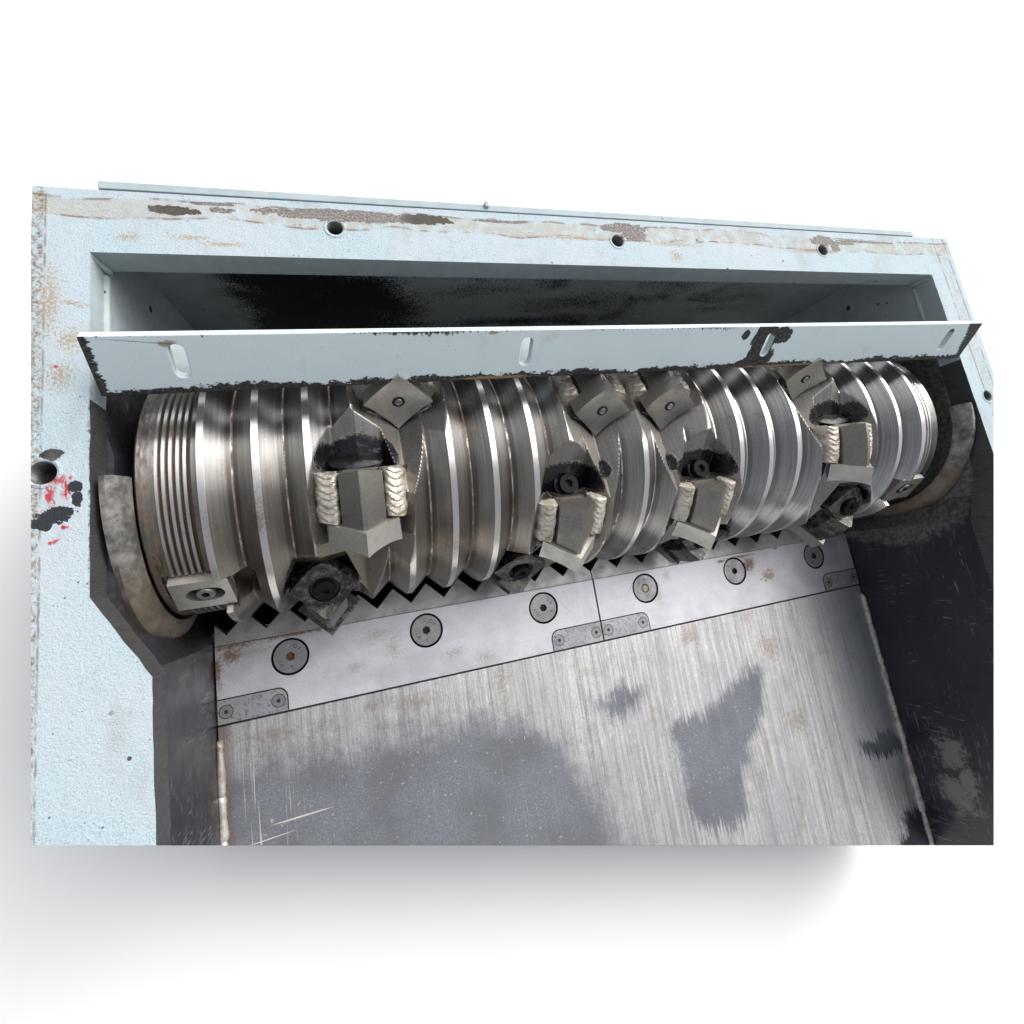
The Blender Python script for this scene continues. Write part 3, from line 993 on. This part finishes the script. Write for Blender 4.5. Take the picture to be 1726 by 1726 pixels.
# fixed toothed knives (two halves)
NX = lambda j: 0.3083 + .0633 * j
def teeth(x0, x1):
    pts = [(x0, -.3415), (x1, -.3415)]
    prof = []
    for j in range(-6, 22):
        prof.append((NX(j), -.3245))
        prof.append((NX(j) + .03165, -.2925))
    prof = sorted(prof)
    def yat(x):
        for (xa, ya), (xb, yb) in zip(prof, prof[1:]):
            if xa <= x <= xb:
                return ya + (yb - ya) * (x - xa) / (xb - xa)
    up = [(x0, yat(x0))] + [q for q in prof if x0 + .001 < q[0] < x1 - .001] + [(x1, yat(x1))]
    return pts + up[::-1]
for x0, x1 in ((.0365, .7515), (.7528, 1.4675)):
    bm = plate_bm(teeth(x0, x1), [], ZF - .022, ZF - .0016)
    for v in bm.verts:                       # the toothed strip falls slightly towards the rotor
        v.co.z -= max(0, (v.co.y + .3415)) * .06
    bevel(from_bm("fixed_knife", bm, MKN, H, 20), .0007)

# ---- screws
def text_bm(bm, s, r, a_mid, size, z, mat, inward=False):
    cu = bpy.data.curves.new("t", 'FONT')
    for i, ch in enumerate(s):
        cu.body = ch
        cu.size = size
        cu.align_x = 'CENTER'
        ob = bpy.data.objects.new("t", cu)
        COL.objects.link(ob)
        dg = bpy.context.evaluated_depsgraph_get()
        me = bpy.data.meshes.new_from_object(ob.evaluated_get(dg))
        st = size * .72 / r
        inward = math.sin(a_mid) < 0
        a = a_mid + (1 if inward else -1) * (i - (len(s) - 1) / 2) * st
        if inward:
            Mx = Matrix.Rotation(a + math.pi / 2, 4, 'Z') @ Matrix.Translation((0, -r - size * .7, z))
        else:
            Mx = Matrix.Rotation(a - math.pi / 2, 4, 'Z') @ Matrix.Translation((0, r, z))
        n0 = len(bm.verts)
        f0 = len(bm.faces)
        bm.from_mesh(me)
        bm.verts.ensure_lookup_table(); bm.faces.ensure_lookup_table()
        for v in bm.verts[n0:]:
            v.co = Mx @ v.co
        for f in bm.faces[f0:]:
            f.material_index = mat
        bpy.data.objects.remove(ob)
        bpy.data.meshes.remove(me)
    bpy.data.curves.remove(cu)

def screw_mesh(name, r, hexr, head, fill, texts=(), rot=0.0, z=-.0012):
    """flush countersunk head: rim, flat top with a hexagon socket; origin on the surface"""
    bm = plate_bm(circle(0, 0, r, 40), [circle(0, 0, hexr, 6, rot)], -.012, z, 0, 0, 1)
    for v in bm.verts:                                  # countersunk taper
        if v.co.z < -.005 and math.hypot(v.co.x, v.co.y) > r * .9:
            v.co.x *= .78; v.co.y *= .78
    lathe_bm([(hexr * 1.2, -hexr * .8 if fill != MCHIP else -.0012), (0, -hexr * .8 if fill != MCHIP else -.0012)], 12, bm, None, 2)
    for s, rr, a, size in texts:
        text_bm(bm, s, rr, a, size, z + .00025, 3)
    me = bpy.data.meshes.new(name)
    bm.to_mesh(me); bm.free()
    for q in (head, MGAP, fill, MTXT):
        me.materials.append(q)
    shade(me, 30)
    return me

BS = [.7525 - 2.0 * 0 + (i - 2.5) * .2394 + .0 for i in range(6)]
BSY = -.3796
big_txt = [(("OF", .0150, R(48), .0098), ("10.9", .0150, R(235), .0092)), (("OF", .0150, R(42), .0098), ("10.9", .0150, R(228), .0092)),
           (("OF", .0150, R(205), .0098), ("10.9", .0150, R(10), .0092)), (("10.9", .0150, R(125), .0092),), (("OF", .0150, R(150), .0098),), (("10.9", .0150, R(200), .0092),)]
fills = [MRUSTF, MGAP, MGAP, MCHIP, MGAP, MGAP]
HR = .0312
bars = []
for k, (x0, x1) in enumerate(((.0370, .7508), (.7538, 1.4672))):
    hs = [circle(BS[i], BSY, HR, 48) for i in range(3 * k, 3 * k + 3)]
    # pockets for the two inlay plates
    bm = plate_bm([(x0, YSEAM), (x1, YSEAM), (x1, -.3418), (x0, -.3418)], hs, ZF - .02, ZF, 0, 0, 1)
    b_ = from_bm("clamping_bar", bm, [MBAR, MGAP], H, 30)
    bevel(b_, .0008)
    bars.append(b_)
    for i in range(3 * k, 3 * k + 3):
        me = screw_mesh("screw", HR - .0036, .0078, MSCR, fills[i], big_txt[i], R(20 + 17 * i))
        link_obj("screw", me, b_, Vector((BS[i], BSY, ZF)) - wloc(b_))
    bm = box_bm(x0 + .001, x1 - .001, YSEAM - .004, -.345, ZF - .03, ZF - .0205)
    from_bm("bar_bed", bm, MGAP, H, 0)

# ---- inlay plates let into the bars: a thin gap line round each
def inlay(xa, xb, round_side):
    y0, y1 = YSEAM + .0006, -.4285
    r = .016
    if round_side == 'R':
        pts = [(xa, y0), (xb, y0)] + [(xb - r + r * math.cos(t), y1 - r + r * math.sin(t)) for t in [math.pi / 2 * i / 8 for i in range(9)]] + [(xa, y1)]
    else:
        pts = [(xa, y0), (xb, y0), (xb, y1)] + [(xa + r + r * math.cos(t), y1 - r + r * math.sin(t)) for t in [math.pi / 2 + math.pi / 2 * i / 8 for i in range(9)]]
    cx = (xa + xb) / 2
    cy = (y0 + y1) / 2
    sx = [xa + .0125, xb - .0140] if round_side == 'R' else [xa + .0140, xb - .0125]
    # dark joint just under the rim of the inlay
    big = [(cx + (x - cx) * (1 + .0020 / (xb - xa) * 2), cy + (y - cy) * (1 + .0020 / (y1 - y0) * 2) if y > y0 + .002 else y) for x, y in pts]
    bm = plate_bm(big, [], ZF - .004, ZF + .0003)
    j = from_bm("inlay_joint", bm, MGAP, H, 0)
    sy = [cy - .0005, cy - .0005]
    bm = plate_bm(pts, [circle(sx[0], sy[0], .0112, 28), circle(sx[1], sy[1], .0112, 28)], ZF + .0001, ZF + .0009, 0, 0, 1)
    o = from_bm("inlay_plate", bm, [MINL, MGAP], H, 30)
    for x, y in zip(sx, sy):
        me = SMALL
        link_obj("screw", me, o, Vector((x, y, ZF + .0013)) - wloc(o))
SMALL = screw_mesh("small_screw", .0101, .0034, MSCR, MGAP, (), .3, -.0003)
inlay(.0375, .1445, 'R')
inlay(.6410, .7506, 'L')
inlay(.7540, .8635, 'R')
inlay(1.3595, 1.4668, 'L')

# ------------------------------------------------------------------ rotor
CUT = [(-1, 37), (13, 37), (0, -20), (12, -20), (-2, 97), (14, 97), (4, 60), (8, 60), (5, -9), (7, -9), (3, 115), (9, 115), (1, -80), (11, -80), (6, -75)]
RT = thing("cutting_rotor", "grooved steel rotor with welded-on diamond cutters and black grease lying across the pale blue housing", "rotor", (0.736, Y0, Z0))
X0R, X1R = .0290, 1.4430

def base_radius(X):
    d = np.abs(((X - XK(0)) / PIT + .5) % 1.0 - .5) * PIT       # distance to the nearest crest
    r = RC - np.clip(d - .0042, 0, None) * .92
    # worn, slightly rounded valleys
    r = np.maximum(r, RC - .0242)
    for e, sgn in ((X0R, 1), (X1R, -1)):
        t = (X - e) * sgn
        z = t < .074
        rr = np.full_like(X, .1775)
        rr = np.where(t < .0022, .1745 + t, rr)
        gr = (t > .022) & (t < .062)
        q = ((t - .022) / .0080) % 1.0
        rr = np.where(gr, .1785 - .0050 * ((q > .52) & (q < .92)), rr)
        rr = np.where(t > .064, np.minimum(.1775, RC - np.clip(.0740 + .0 - t, 0, None) * 2.0), rr)
        r = np.where(z, rr, r)
    return r

def wrapd(a):
    return (a + 180) % 360 - 180

def field(X, PH):
    """X, PH (deg) grids -> radius, grease, rust, dull masks"""
    r0 = base_radius(X)
    r = r0.copy()
    grease = np.zeros_like(r); rust = np.zeros_like(r); dull = np.zeros_like(r)
    # psi for the ramp behind the holder: r=.2 at -57, .160 at -34
    lo, hi = -90.0, 60.0
    fn = lambda q: .2005 * math.cos(R(-57 - q)) - .160 * math.cos(R(-34 - q))
    ps = np.linspace(-40, 60, 2001)
    vals = np.array([fn(q) for q in ps])
    PSI = ps[np.argmin(np.abs(vals))]
    HH = .160 * math.cos(R(-34 - PSI))
    for k, pf in CUT:
        dx = X - XK(k)
        ad = np.abs(dx)
        dp = wrapd(PH - pf)
        near = ad < .085
        c = np.cos(np.radians(dp))
        # chip pocket ahead of the insert
        zA = near & (dp >= -1.0) & (dp < 60)
        vA = (.150 + .74 * ad) / np.maximum(c, .2)
        vA = np.where(zA, vA, 9.0)
        # milled seat under the holder, rising towards its flanks
        zB = near & (dp >= -38.5) & (dp < -1.0)
        vB = (.1780 + 1.05 * np.clip(ad - .050, 0, None)) / np.maximum(np.cos(np.radians(dp + 15)), .2)
        vB = np.where(zB, vB, 9.0)
        # ramp with screw access behind the holder: narrow, steep-sided
        zC = near & (ad < .060) & (dp >= -66) & (dp < -31)
        vC = (HH - .30 * ad + 2.2 * np.clip(ad - .034, 0, None)) / np.maximum(np.cos(np.radians(dp - PSI)), .2)
        vC = np.where(zC, vC, 9.0)
        for vv, dl in ((vA, .60), (vB, .85), (vC, .42)):   # the ramp comes last: hh_ below is its mask
            kk = .0010
            hh_ = np.clip(.5 + .5 * (r - vv) / kk, 0, 1)
            hh_ = np.where(vv > 5, 0, hh_)
            rn = r * (1 - hh_) + vv * hh_ - kk * hh_ * (1 - hh_)
            rn = np.where(vv > 5, r, rn)
            dull = np.where((hh_ > .6) & (vv < 5), dl, dull)
            r = rn
        ch = zA & (vA <= r + .001)
        rust = np.where(ch, np.maximum(rust, .32 * np.exp(-(ad / .004) ** 2)), rust)
        ch = zC & (vC <= r + .001)
        g_ = np.exp(-((dp + 37) / 10.5) ** 2 - (ad / .058) ** 2)
        g_ = g_ * np.clip((hh_ - .3) / .5, 0, 1)
        grease = np.maximum(grease, np.where(near, g_ * 1.35, 0))
        rust = np.where(ch, np.maximum(rust, .62 * np.exp(-(ad / .005) ** 2) * np.exp(-((dp + 50) / 6) ** 2)), rust)
        if k in (5, 7, 0, 12):
            g2 = np.exp(-((dp - 27) / 6.0) ** 2 - (ad / .014) ** 2) * (.9 if k in (5, 7) else .5)
            grease = np.maximum(grease, g2)
            rr_ = np.exp(-((dp - 8) / 7) ** 2 - (ad / .03) ** 2) * .5
            rust = np.maximum(rust, rr_)
    # seats of the end scrapers
    for mir in (0, 1):
        Xm = (2 * .736 - X) if mir else X
        for pf in (56, -64):
            dp = wrapd(PH - pf)
            z = (Xm > .040) & (Xm < .120) & (np.abs(dp) < 10.5)
            v = .170 / np.maximum(np.cos(np.radians(dp)), .3)
            r = np.where(z, np.minimum(r, v), r)
            z2 = (Xm >= .118) & (Xm < .150) & (np.abs(dp + 1) < 9)
            r = np.where(z2, np.minimum(r, .150), r)
            rust = np.where(z | z2, .62, rust)
    # rust: grooves at the ends, valley lines
    t = np.minimum(X - X0R, X1R - X)
    left = (X < .7)
    q = ((t - .022) / .0080) % 1.0
    gro = (t > .022) & (t < .062) & (q > .5)
    rust = np.where(gro, np.where(left, .95, .4), rust)
    rust = np.where((t < .022), np.where(left, .66, .35), rust)
    val = np.exp(-((base_radius(X) - (RC - .0242)) / .0006) ** 2)
    rust = np.maximum(rust, np.where(t > .08, val * np.where(X < .75, .80, .42), 0))
    d = np.abs(((X - XK(0)) / PIT + .5) % 1.0 - .5) * PIT
    soft = np.clip(1.25 - np.abs(r - r0) / .0022, 0, 1)
    uncut = (np.abs(r - r0) < .0006)
    crest = np.clip((.0050 - d) / .0010, 0, 1) * soft * (t > .072)
    crest = np.maximum(crest, np.where((t > .022) & (t < .062) & (q < .46) & uncut, 1.0, 0))
    # thin bright line at the root of each groove, grime banked up beside it
    root = PIT / 2 - d
    crest = np.maximum(crest, np.where((root < .0013) & uncut & (t > .08), .62, 0))
    grime = np.where(uncut & (t > .075), np.exp(-((root - .0045) / .0035) ** 2), 0)
    return r, grease, rust, dull, crest, grime

def build_rotor():
    xs = list(np.concatenate([np.arange(X0R, X0R + .075, .0008), np.arange(X0R + .075, X1R - .075, .00165), np.arange(X1R - .075, X1R, .0008)])) + [X1R]
    for k in range(-4, 17):
        for o in (-.0050, -.0042, -.0036, .0036, .0042, .0050, PIT / 2 - .0018, PIT / 2 - .0009, PIT / 2, PIT / 2 + .0009, PIT / 2 + .0018):
            if X0R < XK(k) + o < X1R:
                xs.append(XK(k) + o)
    xs = np.array(sorted(set(np.round(xs, 5))))
    ph = np.concatenate([np.arange(-75, 112, .42), np.arange(112, 285, 4.0)])
    PH, XX = np.meshgrid(ph, xs)
    r, ga, ru, du, cr, gi = field(XX, PH)
    nx, np_ = XX.shape
    a = np.radians(PH)
    co = np.stack([XX - .736, -r * np.sin(a), r * np.cos(a)], -1).reshape(-1, 3)
    idx = np.arange(nx * np_).reshape(nx, np_)
    i0 = idx[:-1, :]; i1 = idx[1:, :]
    q = np.stack([i0, np.roll(i0, -1, 1), np.roll(i1, -1, 1), i1], -1).reshape(-1, 4)
    me = bpy.data.meshes.new("rotor_body")
    # end caps
    caps = [idx[0, :][::-1], idx[-1, :]]
    nv = len(co)
    loops = np.concatenate([q.ravel(), caps[0], caps[1]])
    nq = len(q)
    starts = np.concatenate([np.arange(nq) * 4, [nq * 4, nq * 4 + np_]])
    me.vertices.add(nv)
    me.vertices.foreach_set("co", co.ravel())
    me.loops.add(len(loops))
    me.loops.foreach_set("vertex_index", loops.astype(np.int32))
    me.polygons.add(nq + 2)
    me.polygons.foreach_set("loop_start", starts.astype(np.int32))
    me.update(calc_edges=True)
    ul = me.uv_layers.new(name="UVMap")
    uvv = np.stack([XX, .2 * a], -1).reshape(-1, 2)
    ul.data.foreach_set("uv", uvv[loops].ravel().astype(np.float32))
    for nme, arr in (("grease", ga), ("rust", ru), ("dull", du), ("crest", cr), ("grime", gi)):
        at = me.attributes.new(nme, 'FLOAT', 'POINT')
        at.data.foreach_set("value", arr.ravel().astype(np.float32))
    me.materials.append(MROT)
    me.validate()
    bmx = bmesh.new(); bmx.from_mesh(me)
    bmesh.ops.recalc_face_normals(bmx, faces=bmx.faces)
    bmx.to_mesh(me); bmx.free()
    shade(me, 24)
    return link_obj("rotor_body", me, RT)
build_rotor()

# ---- cutter set: built once at phi = 0 with the axis as origin, then copied
def cyl(x, r, dp):
    a = R(dp)
    return Vector((x, -r * math.sin(a), r * math.cos(a)))

def mesh_of(name, bm, mats, smooth=30):
    me = bpy.data.meshes.new(name)
    bmesh.ops.recalc_face_normals(bm, faces=bm.faces)
    bm.to_mesh(me); bm.free()
    for q in mats:
        me.materials.append(q)
    if smooth:
        shade(me, smooth)
    return me

# insert: square on its corner with a dished front; local axes x, tangential (-y), radial (z)
def insert_mesh(rk=10, mt=None):
    bm = bmesh.new()
    n = 12
    hs = .0345
    rake = R(rk)
    def P(u, v, t):
        x = (u - v) * hs * .7071
        rr = (u + v) * hs * .7071
        # lean back: the outer corner lies behind
        tt = t * math.cos(rake) - rr * math.sin(rake)
        rz = rr * math.cos(rake) + t * math.sin(rake)
        return Vector((x, -tt, .2005 + rz))
    front = [[bm.verts.new(P(-1 + 2 * i / n, -1 + 2 * j / n, -.0045 * (1 - ((-1 + 2 * i / n) * (-1 + 2 * j / n)) ** 2))) for j in range(n + 1)] for i in range(n + 1)]
    back = [[bm.verts.new(P((-1 + 2 * i / n) * .95, (-1 + 2 * j / n) * .95, -.033)) for j in range(n + 1)] for i in range(n + 1)]
    for i in range(n):
        for j in range(n):
            bm.faces.new((front[i][j], front[i + 1][j], front[i + 1][j + 1], front[i][j + 1]))
            bm.faces.new((back[i][j], back[i][j + 1], back[i + 1][j + 1], back[i + 1][j]))
    for k in range(n):
        bm.faces.new((front[k][0], back[k][0], back[k + 1][0], front[k + 1][0]))
        bm.faces.new((front[k][n], front[k + 1][n], back[k + 1][n], back[k][n]))
        bm.faces.new((front[0][k], front[0][k + 1], back[0][k + 1], back[0][k]))
        bm.faces.new((front[n][k], back[n][k], back[n][k + 1], front[n][k + 1]))
    return mesh_of("cutter_insert", bm, [mt or MINS], 28)

def pin_mesh(rk=10):
    rake = R(rk)
    Mx = Matrix.Translation((0, .0042 * math.cos(rake), .2005 - .0042 * math.sin(rake))) @ Matrix.Rotation(R(90) - rake, 4, 'X')
    bm = lathe_bm([(0.0, .0016), (.0030, .0013), (.0034, .0021), (.0052, .0021), (.0056, .0010)], 24, None, Mx, 0)
    lathe_bm([(.0054, .0007), (.0092, .0004)], 24, bm, Mx, 1)
    return mesh_of("screw_end", bm, [MSCR, MGAP])

def holder_mesh(mt=None):
    bm = bmesh.new()
    sec = [(-.0285, .160), (-.0285, .2080), (-.0030, .2345), (.0030, .2345), (.0285, .2080), (.0285, .160)]
    rows = []
    N = 8
    for i in range(N + 1):
        dp = -29.0 + (-7.0 + 29.0) * i / N
        rows.append([bm.verts.new(cyl(x, r - (.004 * (1 - i / N) if r > .17 else 0), dp)) for x, r in sec])
    k = len(sec)
    for a, b in zip(rows, rows[1:]):
        for j in range(k):
            bm.faces.new((a[j], b[j], b[(j + 1) % k], a[(j + 1) % k]))
    bm.faces.new(rows[0]); bm.faces.new(rows[-1])
    bmesh.ops.bevel(bm, geom=[e for e in bm.edges if e.is_manifold and e.calc_face_angle(0) > R(30)], offset=.0012, segments=2, affect='EDGES', profile=.5)
    return mesh_of("cutter_holder", bm, [mt or MHOLD])

def bead_mesh(side):
    bm = bmesh.new()
    nu, nv = 14, 60
    rows = []
    rr = random.Random(3 + side)
    for j in range(nv + 1):
        v = j / nv
        dp = -30.5 + 22.0 * v
        row = []
        for i in range(nu + 1):
            u = i / nu * 2 - 1
            wdt = .0172 * (1 + .06 * math.sin(v * 19) + .04 * rr.uniform(-1, 1))
            x = side * (.0445) + u * wdt
            ph = v * 8.0 + 1.7 * u * u
            saw_ = (ph % 1.0)
            cap = 1.0 if v < .93 else .75
            prof = max(0, 1 - abs(u) ** 4) ** .5
            ends = min(1, (min(v, 1 - v) / .05)) ** .5
            rad = .1760 + (.0250 + .0026 * (saw_ - .5) * (1 - .75 * u * u) + .0005 * rr.uniform(-1, 1)) * prof * ends * cap - side * u * .0045
            row.append(bm.verts.new(cyl(x, rad, dp + .6 * math.sin(u * 2))))
        rows.append(row)
    for a, b in zip(rows, rows[1:]):
        for i in range(nu):
            bm.faces.new((a[i], a[i + 1], b[i + 1], b[i]))
    return mesh_of("weld_bead", bm, [MWELD], 50)

def socket_mesh(name, r, hexr, head, fill, h=.010, rot=.2):
    """cylinder head cap screw, axis +z, origin under the head"""
    bm = plate_bm(circle(0, 0, r * .93, 28), [circle(0, 0, hexr, 6, rot)], 0, h, 0, 0, 1)
    lathe_bm([(r, 0), (r, h - r * .12), (r * .93, h)][::-1], 28, bm, None, 0)
    lathe_bm([(hexr * 1.2, h * .35), (0, h * .35)], 10, bm, None, 1)
    lathe_bm([(r * 1.28, .0012), (r * 1.0, .0014)][::-1], 28, bm, None, 1)
    lathe_bm([(r * 1.28, -.004), (r * 1.28, .0012)][::-1], 28, bm, None, 1)
    return mesh_of(name, bm, [head, fill])

ins_me, pin_me, hold_me = insert_mesh(), pin_mesh(), holder_mesh()
hold_oily = holder_mesh(MOILY)
ins_dark = insert_mesh(10, MINSD)
ins_lean, pin_lean, ins_oily = insert_mesh(25, MINSD), pin_mesh(25), insert_mesh(10, MOILY)
beads = [bead_mesh(-1), bead_mesh(1)]
sock_me = socket_mesh("socket_screw", .0160, .0072, MSCD, MGAP, .012)
def clamp_mesh():
    a = .048
    pts = [(a, 0), (.012, .040), (0, .044), (-.012, .040), (-a, 0), (-.012, -.040), (0, -.046), (.012, -.040)]
    bm = plate_bm(densify(pts, .012, .0006), [circle(0, 0, .0215, 28)], -.028, 0, 0, 0, 1)
    lathe_bm([(.0215, -.0085), (0, -.0085)], 20, bm, None, 1)
    for v in bm.verts:
        v.co.z -= abs(v.co.x) * .12 if v.co.z > -.005 else 0
    return mesh_of("clamp_plate", bm, [MOILY, MGAP])
clamp_me = clamp_mesh()
def pool_mesh():
    bm = bmesh.new()
    n, rows = 26, []
    rr = random.Random(5)
    for q in range(5):
        s = q / 4
        rows.append([bm.verts.new((.001 + math.cos(t) * .036 * s * (1 + .12 * math.sin(3 * t + 1) + .06 * rr.uniform(-1, 1)), math.sin(t) * .016 * s * (1 + .15 * math.sin(2 * t)), .0045 * (1 - s ** 2) + .0008 * rr.uniform(-1, 1))) for t in [2 * math.pi * i / n for i in range(n)]])
    for a, b in zip(rows[1:], rows[2:]):
        for i in range(n):
            bm.faces.new((a[i], a[(i + 1) % n], b[(i + 1) % n], b[i]))
    bm.faces.new(rows[1])
    for v in [v for v in rows[0]]:
        bm.verts.remove(v)
    return mesh_of("grease_smear", bm, [MGREASE], 80)
pool_me = pool_mesh()

for k, pf in CUT:
    base = Vector((XK(k) - .736, 0, 0))
    rot = (R(pf), 0, 0)
    ins = link_obj("cutter_insert", ins_lean if k in (5, 7) else (ins_oily if k in (-2, 3, 9) else (ins_dark if k == 14 else ins_me)), RT, base, rot)
    link_obj("screw_end", pin_lean if k in (5, 7) else pin_me, ins)
    hd = link_obj("cutter_holder", hold_oily if k in (-2, 14, 3, 9) else hold_me, RT, base, rot)
    low = k in (-2, 14, 3, 9)
    if low:
        er = cyl(0, 1, -36)
        et = Vector((0, -math.cos(R(-36)), -math.sin(R(-36))))
        d = (er * .91 - et * .41).normalized()
        ro = d.to_track_quat('Z', 'Y').to_euler()
        cp = link_obj("clamp_plate", clamp_me, hd, cyl(0, .198, -36), ro)
        link_obj("socket_screw", sock_me, hd, cyl(0, .198, -36) - d * .0065, ro)
        continue
    for b in beads:
        link_obj("weld_bead", b, hd)
    # clamping screw behind the holder, axis leaning out and back
    if k not in (-1, 13):
        c = cyl(0, .1625, -34.8)
        ax = Vector((0, math.sin(R(-33.5)) * -1, 0))
        er = cyl(0, 1, -33.5)
        et = Vector((0, -math.cos(R(-33.5)), -math.sin(R(-33.5))))
        d = (er * .90 - et * .44).normalized()
        link_obj("socket_screw", sock_me, hd, c, d.to_track_quat('Z', 'Y').to_euler())
    else:
        c = cyl(0, .1685, -35.5)
        er = cyl(0, 1, -35.5)
        et = Vector((0, -math.cos(R(-35.5)), -math.sin(R(-35.5))))
        d = (er * .80 - et * .6).normalized()
        g_ = link_obj("grease_smear", pool_me, hd, c, d.to_track_quat('Z', 'Y').to_euler())

# ---- end scraper plates
def scraper_mesh():
    bm = plate_bm([(-.036, -.029), (.036, -.029), (.033, .029), (-.034, .029)], [slot(.002, -.001, .026, .043, 12)], .170, .1865, 0, 0, 1)
    # turn the slot to run along x
    bmesh.ops.bevel(bm, geom=[e for e in bm.edges if e.is_manifold and e.calc_face_angle(0) > R(60)], offset=.0008, segments=2, affect='EDGES')
    return mesh_of("scraper_plate", bm, [MINS, MGAP])
def scraper_bm():
    sl = [(y * 1.0 + .003, -x * .9) for x, y in slot(0, 0, .030, .046, 12)]
    bm = plate_bm([(-.036, -.029), (.036, -.029), (.034, .029), (-.035, .029)], [sl], .170, .1865, 0, 0, 0)
    lathe_bm([(.026, .174), (0, .174)], 20, bm, Matrix.Translation((.003, 0, 0)), 1)
    return mesh_of("scraper_plate", bm, [MINS, MGAP])
scr_me = scraper_bm()
sock2 = socket_mesh("socket_screw", .0115, .0055, MSCR, MGAP, .013, .5)
for mir, pf in ((0, 56), (1, 56), (0, -64), (1, -64)):
    x = .0815 if not mir else 2 * .736 - .0815
    o = link_obj("scraper_plate", scr_me, RT, Vector((x - .736, 0, 0)), (R(pf), 0, R(0) if not mir else 0))
    link_obj("socket_screw", sock2, o, Vector((.003, 0, .1745)))
